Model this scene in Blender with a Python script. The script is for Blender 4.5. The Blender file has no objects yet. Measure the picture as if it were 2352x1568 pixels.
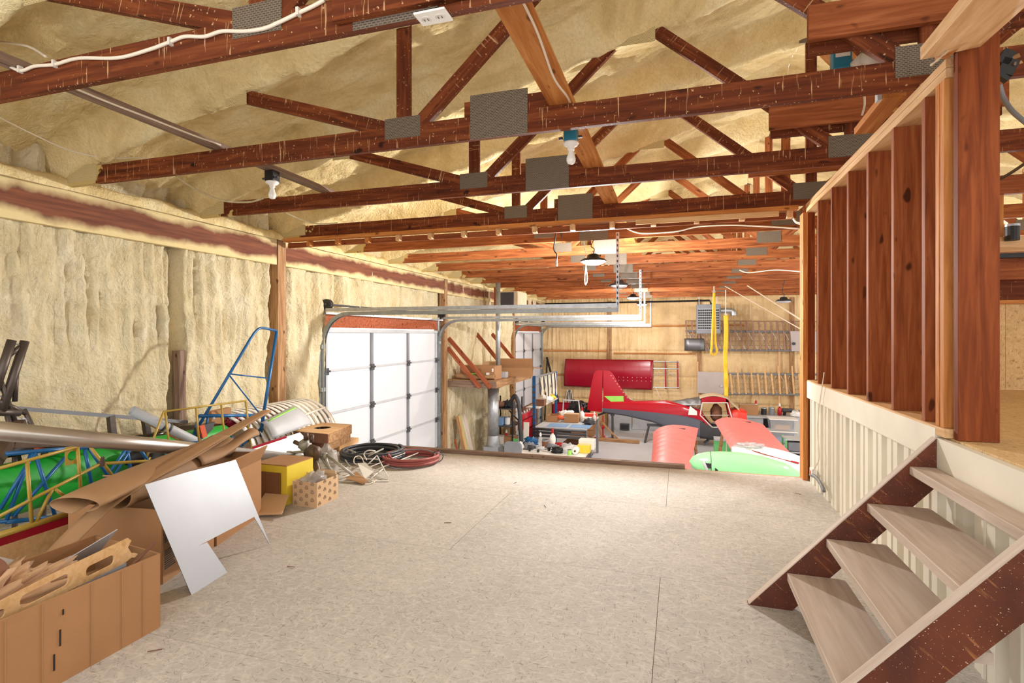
import bpy, bmesh, math, random
from mathutils import Vector, Matrix, noise, Euler
R = math.radians
random.seed(7)
scene = bpy.context.scene
COL = scene.collection
EZ = 3.2                      # eye height above the shop floor
F_PX, YAW = 1231.0, R(17.4)
# ---------------------------------------------------------------- camera
cd = bpy.data.cameras.new('camera'); cam = bpy.data.objects.new('camera', cd); COL.objects.link(cam)
cam.location = (0, 0, EZ); cam.rotation_euler = (R(90), 0, YAW)
cd.sensor_width = 36.0; cd.lens = 36.0*F_PX/2352.0; cd.shift_y = -16.0/2352.0; cd.clip_start = .05
scene.camera = cam
# ---------------------------------------------------------------- world and exposure
w = bpy.data.worlds.new('world'); scene.world = w; w.use_nodes = True
bg = w.node_tree.nodes['Background']; bg.inputs[0].default_value = (1.0, .985, .97, 1); bg.inputs[1].default_value = 1.4
vs = scene.view_settings
vs.view_transform = 'Standard'; vs.look = 'None'; vs.gamma = 1.0; vs.use_curve_mapping = False; vs.exposure = 0.77
scene.cycles.max_bounces = 8; scene.cycles.diffuse_bounces = 5
# ---------------------------------------------------------------- constants of the place
LF = 1.91        # loft deck
CB = 4.38        # underside of the truss bottom chords
XL = -4.8        # left wall
YB = 19.05       # back wall
LD = 2.76        # upper landing
XW = 1.08        # room face of the stud wall
XR = 1.14        # ridge
TY = [5.48+1.22*(k-4) for k in range(0, 15)]   # trusses 0..14
def ztc(x):      # underside of the top chords
    return 4.47+.245*(min(x, 2*XR-x)+4.85)
# measuring helper: a photo pixel to a place on a known plane
_fw = Vector((-math.sin(YAW), math.cos(YAW), 0)); _rt = Vector((math.cos(YAW), math.sin(YAW), 0))
def U(px, py, X=None, Y=None, Z=None):
    v = _fw+_rt*((px-1176.0)/F_PX)+Vector((0, 0, (768.0-py)/F_PX))
    if X is not None: t = X/v.x
    elif Y is not None: t = Y/v.y
    else: t = (Z-EZ)/v.z
    return Vector((0, 0, EZ))+v*t
# ---------------------------------------------------------------- materials
MATS = {}
def newmat(name, col=(.5, .5, .5), rough=.6, metal=0.0):
    m = bpy.data.materials.new(name); m.use_nodes = True
    b = m.node_tree.nodes['Principled BSDF']
    b.inputs['Base Color'].default_value = (*col, 1); b.inputs['Roughness'].default_value = rough; b.inputs['Metallic'].default_value = metal
    MATS[name] = m
    return m, m.node_tree, b
def s2l(c):
    return tuple((v/255.0/12.92 if v/255.0 <= .04045 else ((v/255.0+.055)/1.055)**2.4) for v in c)
def coords(nt, scale=(1, 1, 1), rot=(0, 0, 0), rnd=True):
    tc = nt.nodes.new('ShaderNodeTexCoord'); mp = nt.nodes.new('ShaderNodeMapping')
    mp.inputs['Scale'].default_value = scale; mp.inputs['Rotation'].default_value = rot
    if any(rot):      # turn first, then stretch
        mp.inputs['Rotation'].default_value = (0, 0, 0); m0 = nt.nodes.new('ShaderNodeMapping'); m0.inputs['Rotation'].default_value = rot; nt.links.new(m0.outputs[0], mp.inputs['Vector']); mp_in = m0.inputs['Vector']
    else: mp_in = mp.inputs['Vector']
    if rnd:
        oi = nt.nodes.new('ShaderNodeObjectInfo'); ml = nt.nodes.new('ShaderNodeMath'); ml.operation = 'MULTIPLY'; ml.inputs[1].default_value = 37.0
        ad = nt.nodes.new('ShaderNodeVectorMath'); ad.operation = 'ADD'
        nt.links.new(oi.outputs['Random'], ml.inputs[0]); nt.links.new(tc.outputs['Object'], ad.inputs[0]); nt.links.new(ml.outputs[0], ad.inputs[1])
        nt.links.new(ad.outputs[0], mp_in)
    else: nt.links.new(tc.outputs['Object'], mp_in)
    return mp.outputs[0]
def nz(nt, vec, scale, detail=3.0, rough=.55, dist=0.0):
    n = nt.nodes.new('ShaderNodeTexNoise'); n.inputs['Scale'].default_value = scale; n.inputs['Detail'].default_value = detail
    n.inputs['Roughness'].default_value = rough; n.inputs['Distortion'].default_value = dist
    nt.links.new(vec, n.inputs['Vector']); return n.outputs['Fac']
def ramp(nt, fac, stops):
    r = nt.nodes.new('ShaderNodeValToRGB'); e = r.color_ramp.elements
    while len(e) < len(stops): e.new(.5)
    for i, (p, c) in enumerate(stops): e[i].position = p; e[i].color = (*c, 1) if len(c) == 3 else c
    nt.links.new(fac, r.inputs[0]); return r.outputs[0]
def mix(nt, fac, a, b, mode='MIX'):
    m = nt.nodes.new('ShaderNodeMix'); m.data_type = 'RGBA'; m.blend_type = mode
    if isinstance(fac, (int, float)): m.inputs[0].default_value = fac
    else: nt.links.new(fac, m.inputs[0])
    for s, v in ((m.inputs[6], a), (m.inputs[7], b)):
        if isinstance(v, tuple): s.default_value = (*v, 1)
        else: nt.links.new(v, s)
    return m.outputs[2]
def bump(nt, b, h, strength=.3, dist=.01):
    n = nt.nodes.new('ShaderNodeBump'); n.inputs['Strength'].default_value = strength; n.inputs['Distance'].default_value = dist
    nt.links.new(h, n.inputs['Height']); nt.links.new(n.outputs[0], b.inputs['Normal'])
W3 = ((0, 0, 0), (1, 1, 1))
def wood(name, dark, mid, light, drips=None, spray=None, rough=.65, knots=True):
    m, nt, b = newmat(name, rough=rough); b.inputs['Specular IOR Level'].default_value = .18
    v = coords(nt, (1.0, 14, 14)); f = nz(nt, v, 2.2, 5, .6, .6)
    c = ramp(nt, f, [(.3, dark), (.5, mid), (.72, light)])
    k = nz(nt, coords(nt, (5, 11, 11)), 1.5, 1, .4)
    if knots: c = mix(nt, ramp(nt, k, [(.70, W3[0]), (.76, W3[1])]), c, tuple(x*.3 for x in dark))
    b2 = nz(nt, coords(nt, (.7, .7, .7)), 1.2, 2); c = mix(nt, ramp(nt, b2, [(.35, W3[0]), (.7, (.55, .55, .55))]), c, tuple(x*.72 for x in mid))
    if drips:
        d = nz(nt, coords(nt, (46, 46, 3.0)), 1.8, 2, .5); c = mix(nt, ramp(nt, d, [(.655, W3[0]), (.71, (.7, .7, .7))]), c, drips)
        s = nz(nt, coords(nt, (1, 1, 1)), 60, 1); c = mix(nt, ramp(nt, s, [(.71, W3[0]), (.74, (.7, .7, .7))]), c, drips)
    if spray:     # foam overspray where the timber meets the eaves (local x = distance from the heel)
        tc = nt.nodes.new('ShaderNodeTexCoord'); sp = nt.nodes.new('ShaderNodeSeparateXYZ'); nt.links.new(tc.outputs['Object'], sp.inputs[0])
        a = nt.nodes.new('ShaderNodeMath'); a.operation = 'MULTIPLY_ADD'; nt.links.new(nz(nt, coords(nt), 6, 4), a.inputs[0]); a.inputs[1].default_value = .9; nt.links.new(sp.outputs[0], a.inputs[2])
        c = mix(nt, ramp(nt, a.outputs[0], [(spray, W3[1]), (spray+.16, W3[0])]), c, s2l((196, 172, 112)))
    nt.links.new(c, b.inputs['Base Color']); bump(nt, b, f, .25, .004)
    return m
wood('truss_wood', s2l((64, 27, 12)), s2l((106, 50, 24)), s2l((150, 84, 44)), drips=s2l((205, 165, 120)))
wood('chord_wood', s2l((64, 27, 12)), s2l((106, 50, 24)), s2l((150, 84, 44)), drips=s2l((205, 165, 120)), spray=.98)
wood('stud_wood', s2l((112, 56, 28)), s2l((148, 82, 46)), s2l((180, 112, 70)))
wood('post_wood', s2l((88, 38, 14)), s2l((124, 60, 26)), s2l((154, 84, 42)))
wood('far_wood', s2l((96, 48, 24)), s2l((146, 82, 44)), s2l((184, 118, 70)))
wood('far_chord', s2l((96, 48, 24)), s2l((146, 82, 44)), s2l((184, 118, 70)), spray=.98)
wood('pale_wood', s2l((190, 140, 92)), s2l((218, 176, 128)), s2l((235, 204, 164)), knots=False)
wood('grey_wood', s2l((92, 74, 62)), s2l((136, 112, 96)), s2l((170, 148, 130)))
wood('knotty_wood', s2l((150, 84, 38)), s2l((196, 126, 66)), s2l((222, 160, 98)))
wood('red_ply', s2l((104, 46, 26)), s2l((158, 84, 54)), s2l((186, 112, 76)))
wood('tread_wood', s2l((182, 162, 146)), s2l((202, 184, 170)), s2l((218, 204, 192)), knots=False)
wood('board_wood', s2l((120, 84, 54)), s2l((164, 124, 86)), s2l((196, 160, 120)))
wood('rib_wood', s2l((196, 150, 98)), s2l((214, 172, 122)), s2l((226, 190, 146)), knots=False)
def osb(name, base, dark, light, amt=.6):
    m, nt, b = newmat(name, rough=.75)
    c = ramp(nt, nz(nt, coords(nt), 2.2, 4), [(.3, tuple(x*.86 for x in base)), (.65, base)])
    h = None
    for i, a in enumerate((0, 35, 80, 125, 160)):
        f = nz(nt, coords(nt, (11, 90, 20), (0, 0, R(a+3))), 1.6+.13*i, 2, .5)
        c = mix(nt, ramp(nt, f, [(.66, W3[0]), (.70, (amt, amt, amt))]), c, dark)
        f2 = nz(nt, coords(nt, (9, 42, 20), (0, 0, R(a+17))), 1.3, 2, .5)
        c = mix(nt, ramp(nt, f2, [(.58, W3[0]), (.64, (.28, .28, .28))]), c, light)
        h = f
    nt.links.new(c, b.inputs['Base Color']); bump(nt, b, h, .12, .004)
    return m
osb('osb_floor', s2l((184, 178, 171)), s2l((122, 106, 90)), s2l((212, 203, 193)))
osb('osb_wall', s2l((214, 178, 124)), s2l((130, 88, 46)), s2l((232, 202, 152)))
def foam(name, lo, mid, hi, bs=1.0, scl=1.0):
    m, nt, b = newmat(name, rough=.85); b.inputs['Specular IOR Level'].default_value = .2
    f = nz(nt, coords(nt, (.8, 1.6, .8), rnd=False), 1.7*scl, 5, .6, 1.2)
    c = ramp(nt, f, [(.28, lo), (.5, mid), (.7, hi)])
    g = nz(nt, coords(nt, rnd=False), 42, 4, .6)
    c = mix(nt, ramp(nt, g, [(.35, (.3, .3, .3)), (.6, W3[0])]), c, lo)
    nt.links.new(c, b.inputs['Base Color'])
    h = nt.nodes.new('ShaderNodeMath'); h.operation = 'MULTIPLY_ADD'; nt.links.new(f, h.inputs[0]); h.inputs[1].default_value = 2.0; nt.links.new(g, h.inputs[2])
    rg = nz(nt, coords(nt, (1, 1.8, 1), rnd=False), 5.5, 6, .62, 1.8); h2 = nt.nodes.new('ShaderNodeMath'); h2.operation = 'MULTIPLY_ADD'; nt.links.new(rg, h2.inputs[0]); h2.inputs[1].default_value = 2.2; nt.links.new(h.outputs[0], h2.inputs[2])
    bump(nt, b, h2.outputs[0], min(1, .42*bs), .03)
    return m
foam('foam_roof', s2l((206, 180, 124)), s2l((236, 214, 160)), s2l((246, 232, 188)), 1.6)
foam('foam_wall', s2l((202, 184, 142)), s2l((222, 208, 172)), s2l((234, 224, 196)), 1.7)
foam('foam_back', s2l((204, 172, 124)), s2l((224, 194, 146)), s2l((234, 208, 164)))
def plain(name, c, rough=.5, metal=0.0, var=.12, scl=6, bmp=0):
    m, nt, b = newmat(name, rough=rough, metal=metal); base = s2l(c)
    f = nz(nt, coords(nt), scl, 4)
    nt.links.new(ramp(nt, f, [(.3, tuple(x*(1-var) for x in base)), (.7, tuple(min(1, x*(1+var)) for x in base))]), b.inputs['Base Color'])
    if bmp: bump(nt, b, nz(nt, coords(nt), scl*5, 3), bmp, .004)
    return m
plain('concrete', (176, 177, 182), .45, 0, .08, 2)
plain('galv', (176, 180, 184), .38, .75, .16, 14)
plain('steel_dark', (92, 82, 76), .45, .6, .2, 10)
plain('alu', (128, 129, 132), .45, .85, .05, 3)
plain('tube_alu', (186, 180, 174), .3, .85, .12, 3)
plain('track', (150, 156, 158), .4, .6, .12, 12)
plain('cardboard', (164, 120, 80), .85, 0, .07, 4)
plain('cardboard_dark', (126, 84, 54), .85, 0, .08, 4)
plain('cardboard_pale', (206, 172, 134), .85, 0, .06, 4)
plain('kraft', (160, 122, 84), .7, 0, .07, 3)
plain('door_white', (206, 208, 213), .5, 0, .02, 2)
plain('siding', (226, 220, 204), .5, 0, .07, 3)
plain('siding_shade', (168, 150, 120), .6, 0, .1, 3)
plain('white', (236, 234, 230), .4, 0, .03, 4)
plain('offwhite', (214, 208, 198), .5, 0, .05, 4)
plain('black', (26, 26, 28), .5, 0, .2, 8)
plain('black_gloss', (18, 18, 20), .15, 0, .2, 8)
plain('dark_grey', (62, 62, 66), .55, 0, .15, 8)
plain('mid_grey', (120, 122, 128), .5, 0, .1, 6)
plain('light_grey', (180, 182, 186), .5, 0, .08, 6)
plain('blue_tube', (22, 92, 148), .35, .1, .12, 5)
plain('yellow_tube', (176, 146, 62), .4, .1, .12, 5)
plain('green_cloth', (20, 156, 46), .5, 0, .14, 2)
plain('red_gloss', (168, 12, 34), .18, 0, .05, 2)
plain('red_dark', (150, 18, 40), .22, 0, .1, 1.5)
plain('red_chalk', (222, 122, 120), .5, 0, .07, 3)
plain('red_orange', (226, 52, 38), .3, 0, .05, 3)
plain('belly_grey', (94, 98, 112), .35, 0, .04, 3)
plain('red_tool', (176, 26, 34), .35, 0, .1, 4)
plain('mint', (150, 226, 158), .22, 0, .04, 2)
plain('green_box', (104, 190, 112), .5, 0, .06, 3)
plain('primer_green', (150, 214, 92), .5, 0, .08, 6)
plain('yellow', (224, 200, 60), .5, 0, .06, 4)
plain('sling_yellow', (222, 184, 44), .7, 0, .1, 9)
plain('orange', (206, 84, 44), .6, 0, .1, 6)
plain('hose_black', (52, 54, 60), .45, 0, .12, 9)
plain('hose_red', (150, 78, 74), .6, 0, .12, 9)
plain('rust', (96, 78, 66), .5, .5, .25, 12)
plain('mount_steel', (156, 152, 142), .42, .3, .2, 12)
plain('wing_skin', (176, 164, 160), .5, .2, .06, 3)
plain('wing_rib', (146, 110, 92), .6, 0, .15, 6)
plain('wire_white', (226, 214, 196), .55, 0, .04, 4)
plain('wire_yellow', (226, 190, 84), .5, 0, .05, 4)
plain('teal_plastic', (30, 120, 150), .4, 0, .1, 4)
plain('blue_mat', (112, 148, 190), .6, 0, .08, 4)
plain('tan_cloth', (190, 170, 140), .8, 0, .1, 6)
plain('glass_white', (240, 240, 236), .15, 0, .01, 4)
plain('paper_brown', (196, 158, 122), .85, 0, .12, 7, .5)
plain('brown_rag', (120, 78, 56), .85, 0, .2, 7, .5)
def glassy(name, c, alpha=.35, rough=.08):
    m, nt, b = newmat(name, s2l(c), rough); b.inputs['Alpha'].default_value = alpha
    f = nz(nt, coords(nt), 9, 3); bump(nt, b, f, .3, .01); return m
glassy('clear_plastic', (214, 218, 222), .38); glassy('bag_plastic', (204, 200, 196), .42); glassy('smoke_glass', (150, 152, 146), .4)
def emis(name, c, s):
    m, nt, b = newmat(name, c, .4); b.inputs['Emission Color'].default_value = (*c, 1); b.inputs['Emission Strength'].default_value = s; return m
emis('lamp_glow', (1, .98, .95), 14)
# punched truss plates: rows of slots pressed through galvanised sheet
m, nt, b = newmat('gusset', s2l((150, 138, 122)), .5, .35)
br = nt.nodes.new('ShaderNodeTexBrick'); v = coords(nt, (1, 1, 1), rnd=False)
sx = nt.nodes.new('ShaderNodeSeparateXYZ'); cx = nt.nodes.new('ShaderNodeCombineXYZ'); nt.links.new(v, sx.inputs[0]); nt.links.new(sx.outputs[0], cx.inputs[0]); nt.links.new(sx.outputs[2], cx.inputs[1])
nt.links.new(cx.outputs[0], br.inputs['Vector']); br.inputs['Scale'].default_value = 26; br.inputs['Mortar Size'].default_value = .07; br.inputs['Brick Width'].default_value = .5; br.inputs['Row Height'].default_value = .24
br.inputs['Color1'].default_value = (.05, .035, .025, 1); br.inputs['Color2'].default_value = (.09, .06, .045, 1); br.inputs['Mortar'].default_value = (*s2l((124, 112, 97)), 1)
nt.links.new(br.outputs[0], b.inputs['Base Color'])
m2 = m.copy(); m2.name = 'gusset_foam'; MATS['gusset_foam'] = m2
for n_ in m2.node_tree.nodes:
    if n_.type == 'TEX_BRICK':
        n_.inputs['Color1'].default_value = (*s2l((150, 130, 84)), 1); n_.inputs['Color2'].default_value = (*s2l((164, 144, 96)), 1); n_.inputs['Mortar'].default_value = (*s2l((206, 188, 140)), 1)
    if n_.type == 'BSDF_PRINCIPLED': n_.inputs['Metallic'].default_value = 0; n_.inputs['Roughness'].default_value = .8
# ---------------------------------------------------------------- object helpers
WM = {}
def _link(o, parent, mw):
    COL.objects.link(o)
    if parent is not None:
        o.parent = parent; o.matrix_parent_inverse = WM[parent].inverted()
    o.matrix_basis = mw; WM[o] = mw.copy(); return o
def tag(o, label=None, cat=None, group=None, kind=None):
    if label: o['label'] = label
    if cat: o['category'] = cat
    if group: o['group'] = group
    if kind: o['kind'] = kind
    return o
def thing(name, loc, label=None, cat=None, group=None, kind=None):
    o = bpy.data.objects.new(name, None); o.empty_display_size = .1
    _link(o, None, Matrix.Translation(Vector(loc))); return tag(o, label, cat, group, kind)
def copy_tree(o, delta, parent=None, rotz=0, pivot=None):
    T = Matrix.Translation(Vector(delta))
    if rotz:
        pv = Matrix.Translation(pivot if pivot is not None else WM[o].translation); T = T @ pv @ Matrix.Rotation(rotz, 4, 'Z') @ pv.inverted()
    def rec(s, par):
        c = s.copy(); mw = T @ WM[s]; _link(c, par, mw)
        for ch in s.children: rec(ch, c)
        return c
    return rec(o, parent)
def ortho(d, up):
    x = d.normalized(); z = up-x*up.dot(x)
    if z.length < 1e-4: z = Vector((1, 0, 0))-x*x.x
    z.normalize(); y = z.cross(x); return x, y, z
def frame(p, d, up=Vector((0, 0, 1))):
    x, y, z = ortho(d, up); M = Matrix((x, y, z)).transposed().to_4x4(); M.translation = p; return M
class MB:
    def __init__(s): s.v = []; s.f = []
    def add(s, vs, fs):
        o = len(s.v); s.v += [Vector(v) for v in vs]; s.f += [[i+o for i in f] for f in fs]; return s
    def hexa(s, vs):   # 8 corners: bottom ring then top ring
        return s.add(vs, [(3, 2, 1, 0), (4, 5, 6, 7), (0, 1, 5, 4), (1, 2, 6, 5), (2, 3, 7, 6), (3, 0, 4, 7)])
    def box(s, x0, x1, y0, y1, z0, z1):
        return s.hexa([(x0, y0, z0), (x1, y0, z0), (x1, y1, z0), (x0, y1, z0), (x0, y0, z1), (x1, y0, z1), (x1, y1, z1), (x0, y1, z1)])
    def obox(s, M, sx, sy, sz):    # centred box in a frame
        return s.hexa([M @ Vector((a*sx/2, b*sy/2, c*sz/2)) for c in (-1, 1) for a, b in ((-1, -1), (1, -1), (1, 1), (-1, 1))])
    def bar(s, p0, p1, w, h, up=Vector((0, 0, 1))):
        p0 = Vector(p0); p1 = Vector(p1); M = frame((p0+p1)/2, p1-p0, Vector(up)); return s.obox(M, (p1-p0).length, w, h)
    def tube(s, pts, r, n=8, closed=False, caps=True):
        pts = [Vector(p) for p in pts]; m = len(pts); rr = r if isinstance(r, (list, tuple)) else [r]*m
        rings = []; prev = None
        for i, p in enumerate(pts):
            if closed: d = pts[(i+1) % m]-pts[i-1]
            else: d = pts[min(i+1, m-1)]-pts[max(i-1, 0)]
            if d.length < 1e-7: d = Vector((0, 0, 1))
            d.normalize()
            if prev is None:
                a = Vector((0, 0, 1)) if abs(d.z) < .9 else Vector((1, 0, 0)); u = a.cross(d).normalized()
            else:
                u = prev-d*prev.dot(d)
                u = u.normalized() if u.length > 1e-6 else Vector((1, 0, 0))
            prev = u; q = d.cross(u)
            rings.append([p+(u*math.cos(2*math.pi*k/n)+q*math.sin(2*math.pi*k/n))*rr[i] for k in range(n)])
        fs = []
        for i in range(m if closed else m-1):
            j = (i+1) % m
            for k in range(n): fs.append((i*n+k, i*n+(k+1) % n, j*n+(k+1) % n, j*n+k))
        if caps and not closed: fs += [tuple(range(n-1, -1, -1)), tuple((m-1)*n+k for k in range(n))]
        return s.add([v for g in rings for v in g], fs)
    def pipe(s, p0, p1, ro, ri, n=16):   # open-ended hollow tube
        p0 = Vector(p0); p1 = Vector(p1); M = frame(p0, p1-p0); L = (p1-p0).length; vs = []
        for (x, r) in ((0, ro), (L, ro), (L, ri), (0, ri)):
            vs += [M @ Vector((x, r*math.cos(2*math.pi*k/n), r*math.sin(2*math.pi*k/n))) for k in range(n)]
        fs = []
        for i in range(4):
            j = (i+1) % 4
            for k in range(n): fs.append((i*n+k, i*n+(k+1) % n, j*n+(k+1) % n, j*n+k))
        return s.add(vs, fs)
    def lathe(s, prof, M=Matrix(), n=16, caps=True):   # profile of (r, z) about local z
        vs = [M @ Vector((r*math.cos(2*math.pi*k/n), r*math.sin(2*math.pi*k/n), z)) for r, z in prof for k in range(n)]
        fs = [(i*n+k, i*n+(k+1) % n, (i+1)*n+(k+1) % n, (i+1)*n+k) for i in range(len(prof)-1) for k in range(n)]
        if caps: fs += [tuple(range(n-1, -1, -1)), tuple((len(prof)-1)*n+k for k in range(n))]
        return s.add(vs, fs)
    def prism(s, poly, M, t):     # polygon in local xy, thickness t along +z
        n = len(poly); vs = [M @ Vector((a, b, 0)) for a, b in poly]+[M @ Vector((a, b, t)) for a, b in poly]
        return s.add(vs, [tuple(range(n-1, -1, -1)), tuple(range(n, 2*n))]+[(i, (i+1) % n, n+(i+1) % n, n+i) for i in range(n)])
    def grid(s, fn, nu, nv, skip=None):
        vs = [fn(i/nu, j/nv) for j in range(nv+1) for i in range(nu+1)]
        fs = [(j*(nu+1)+i, j*(nu+1)+i+1, (j+1)*(nu+1)+i+1, (j+1)*(nu+1)+i) for j in range(nv) for i in range(nu) if not (skip and skip((i+.5)/nu, (j+.5)/nv))]
        return s.add(vs, fs)
    def sphere(s, c, r, n=12, m=8, M=None):
        c = Vector(c); rx = r if isinstance(r, (tuple, list)) else (r, r, r); vs = []
        for j in range(m+1):
            t = math.pi*j/m
            for k in range(n):
                p = Vector((rx[0]*math.sin(t)*math.cos(2*math.pi*k/n), rx[1]*math.sin(t)*math.sin(2*math.pi*k/n), -rx[2]*math.cos(t)))
                vs.append(c+(M @ p if M else p))
        return s.add(vs, [(j*n+k, j*n+(k+1) % n, (j+1)*n+(k+1) % n, (j+1)*n+k) for j in range(m) for k in range(n)])
    def build(s, name, mat, parent=None, smooth=False, label=None, cat=None, group=None, kind=None, solid=0, bevel=0):
        lo = Vector((min(v.x for v in s.v), min(v.y for v in s.v), min(v.z for v in s.v))); hi = Vector((max(v.x for v in s.v), max(v.y for v in s.v), max(v.z for v in s.v)))
        o0 = Vector(((lo.x+hi.x)/2, (lo.y+hi.y)/2, lo.z))
        me = bpy.data.meshes.new(name); me.from_pydata([v-o0 for v in s.v], [], s.f); me.validate()
        if smooth:
            for p in me.polygons: p.use_smooth = True
        me.materials.append(MATS[mat]); o = bpy.data.objects.new(name, me); _link(o, parent, Matrix.Translation(o0))
        if solid:
            md = o.modifiers.new('thickness', 'SOLIDIFY'); md.thickness = solid; md.offset = 0
        if bevel:
            md = o.modifiers.new('edge', 'BEVEL'); md.width = bevel; md.segments = 2
        if smooth == 'auto': pass
        return tag(o, label, cat, group, kind)
def beam(name, p0, p1, w, h, mat, parent=None, up=(0, 0, 1), label=None, cat=None, group=None, kind=None, ch=.002):
    """a straight timber: local x along the grain, w wide (local y), h high (local z)"""
    p0 = Vector(p0); p1 = Vector(p1); L = (p1-p0).length; M = frame(p0, p1-p0, Vector(up))
    a, c = w/2, h/2; ring = [(-a+ch, -c), (a-ch, -c), (a, -c+ch), (a, c-ch), (a-ch, c), (-a+ch, c), (-a, c-ch), (-a, -c+ch)]
    vs = [(0, y, z) for y, z in ring]+[(L, y, z) for y, z in ring]; n = 8
    me = bpy.data.meshes.new(name); me.from_pydata(vs, [], [tuple(range(n)), tuple(range(2*n-1, n-1, -1))]+[(i, n+i, n+(i+1) % n, (i+1) % n) for i in range(n)])
    me.materials.append(MATS[mat]); o = bpy.data.objects.new(name, me); _link(o, parent, M)
    return tag(o, label, cat, group, kind)
def plate(name, c, sx, sz, parent, th=.004, mat='gusset'):
    return MB().box(c[0]-sx/2, c[0]+sx/2, c[1]-th, c[1], c[2]-sz/2, c[2]+sz/2).build(name, mat, parent)
def arc(c, r, a0, a1, n, ax, ay):
    c = Vector(c); ax = Vector(ax); ay = Vector(ay)
    return [c+ax*(r*math.cos(a0+(a1-a0)*i/n))+ay*(r*math.sin(a0+(a1-a0)*i/n)) for i in range(n+1)]
def spline(pts, n=8):
    pts = [Vector(p) for p in pts]; out = []
    for i in range(len(pts)-1):
        a = pts[max(i-1, 0)]; b_ = pts[i]; c = pts[i+1]; d = pts[min(i+2, len(pts)-1)]
        for k in range(n):
            t = k/n; out.append(.5*((2*b_)+(c-a)*t+(2*a-5*b_+4*c-d)*t*t+(3*b_-a-3*c+d)*t**3))
    return out+[pts[-1]]
def fbm(x, y, z, o=4): return noise.fractal(Vector((x, y, z)), 1.0, 2.0, o)
# ================================================================ the shell
MB().box(-5.2, 7.4, -.7, YB+.3, -.15, 0).build('floor', 'concrete', kind='structure')
# loft deck: sheets of strand board on joists
deck = thing('loft_floor', (-1.9, 2.0, LF-.25), kind='structure')
xs = [XL+.08, -2.54, -.1, XW+.05]; rows = [-.70, .52, 1.74, 2.96, 4.18, 5.40]
for j in range(len(rows)-1):
    xx = xs if j % 2 == 0 else [XL+.08, -3.76, -1.32, XW+.05]
    if j in (1, 2): xx = xs
    for i in range(len(xx)-1):
        g = .0012
        MB().box(xx[i]+g, xx[i+1]-g, rows[j]+g, rows[j+1]-g, LF-.02, LF).build('panel', 'osb_floor', deck)
for j in range(15): beam('joist', (XL+.1, -.66+.405*j, LF-.14), (XW+.04, -.66+.405*j, LF-.14), .038, .235, 'knotty_wood', deck)
beam('rim_joist', (XL+.1, 5.42, LF-.13), (XW+.0, 5.42, LF-.13), .038, .25, 'knotty_wood', deck)
beam('trim_1', U(895, 1026, Z=LF+.019), U(1573, 1071, Z=LF+.019), .07, .038, 'grey_wood', kind='structure')
# roof: sprayed foam with a bulge over every top chord
def roofpt(x, y):
    z = ztc(x)+.19
    k = min(range(len(TY)), key=lambda i: abs(TY[i]-y)); d = abs(y-TY[k]+.03*fbm(x*.9, y, 3.1))
    z -= .27*math.exp(-(d/.10)**2.6)
    z += .05*fbm(x*.8+y*.35, y*1.5, .3, 3)
    t = fbm(x*1.1-y*.5, y*2.2+x*.5, 7.7, 3)*2.2; z += .022*(abs((t*1.6) % 1.0-.5)*2-.5)
    s_ = y*3.0+x*.9+1.6*fbm(x*.7, y*.8, 2.5, 2); s_ -= math.floor(s_); z += .055*(s_**1.6 if s_ < .85 else (1-s_)/.15*.77)*max(0, min(1, .5+1.6*fbm(x*1.3, y*1.1, 5.5, 2)))+.012*fbm(x*7, y*9, 1.5, 3)
    e = max(0, -4.25-x); z -= .16*e*e*(1+.5*fbm(y*1.7, 0, 4.4))
    return Vector((x, y, z))
nx, ny = 170, 780
MB().grid(lambda u, v: roofpt(XL-.15+(XR-XL+.15)*u, -.6+(YB+.8)*v), nx, ny).build('ceiling_left', 'foam_roof', smooth=True, kind='structure')
MB().grid(lambda u, v: roofpt(XR+(6.0)*u, -.6+(YB+.8)*v), 70, 300).build('ceiling_right', 'foam_roof', smooth=True, kind='structure')
# left wall
DOORS = [(6.45, 10.12), (15.55, 18.75)]; DT = 3.30
POSTS = [.60, 5.48, 10.36, 15.24]
def wallx(y, z):
    d = .06+.03*fbm(y*.6, z*.6, 1.3, 3)
    low = 1/(1+math.exp(-(z-(3.05+.25*fbm(y*1.3, 0, 8.0)))*9))       # runs hang down from the upper lift
    r = fbm(y*6.5, z*.35, 5.0, 3); d += low*(.055*r+.15*abs(fbm(y*8, z*.5+.3*fbm(y*2, z*2, 1), 2.2, 3))-.03)
    d += (1-low)*(.045*fbm(y*6, z*1.6, 9.0, 4)+.03*math.exp(-((z-2.35-.1*fbm(y, 0, 1.1))/.16)**2))
    d += .014*fbm(y*16, z*13, 3.0, 2)
    for p in POSTS+[4.06, 12.8]:
        e = abs(y-p-.02*fbm(0, z*3, p)); wd = .16 if p in POSTS else .075
        d -= .16*math.exp(-(e/wd)**6)
    if y > 5.6 and z > 3.35:
        e = ((y-6.45+.35) % .62)-.31; d -= .10*math.exp(-(abs(abs(e)-.31)/.055)**4)
    for a, b_ in DOORS:
        if a-.35 < y < a-.06 or b_+.06 < y < b_+.2: d -= .07
    return XL+max(d, -.09)-.03
def inside(u, v):
    y = -.6+(YB+.7)*u; z = 4.75*v
    return any(a-.06 < y < b_+.06 and z < DT+.2 for a, b_ in DOORS)
wl = MB().grid(lambda u, v: Vector((wallx(-.6+(YB+.7)*u, 4.75*v), -.6+(YB+.7)*u, 4.75*v)), 760, 190, inside).build('wall_left', 'foam_wall', smooth=True, kind='structure')
for p in POSTS:
    beam('post', (XL+.035, p, 0), (XL+.035, p, CB-.01), .14, .13, 'grey_wood' if p < 5 else 'board_wood', wl, up=(1, 0, 0))
beam('post', (XL+.03, 4.11, LF+.002), (XL+.03, 4.11, 3.04), .075, .10, 'grey_wood', wl, up=(1, 0, 0))
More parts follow.
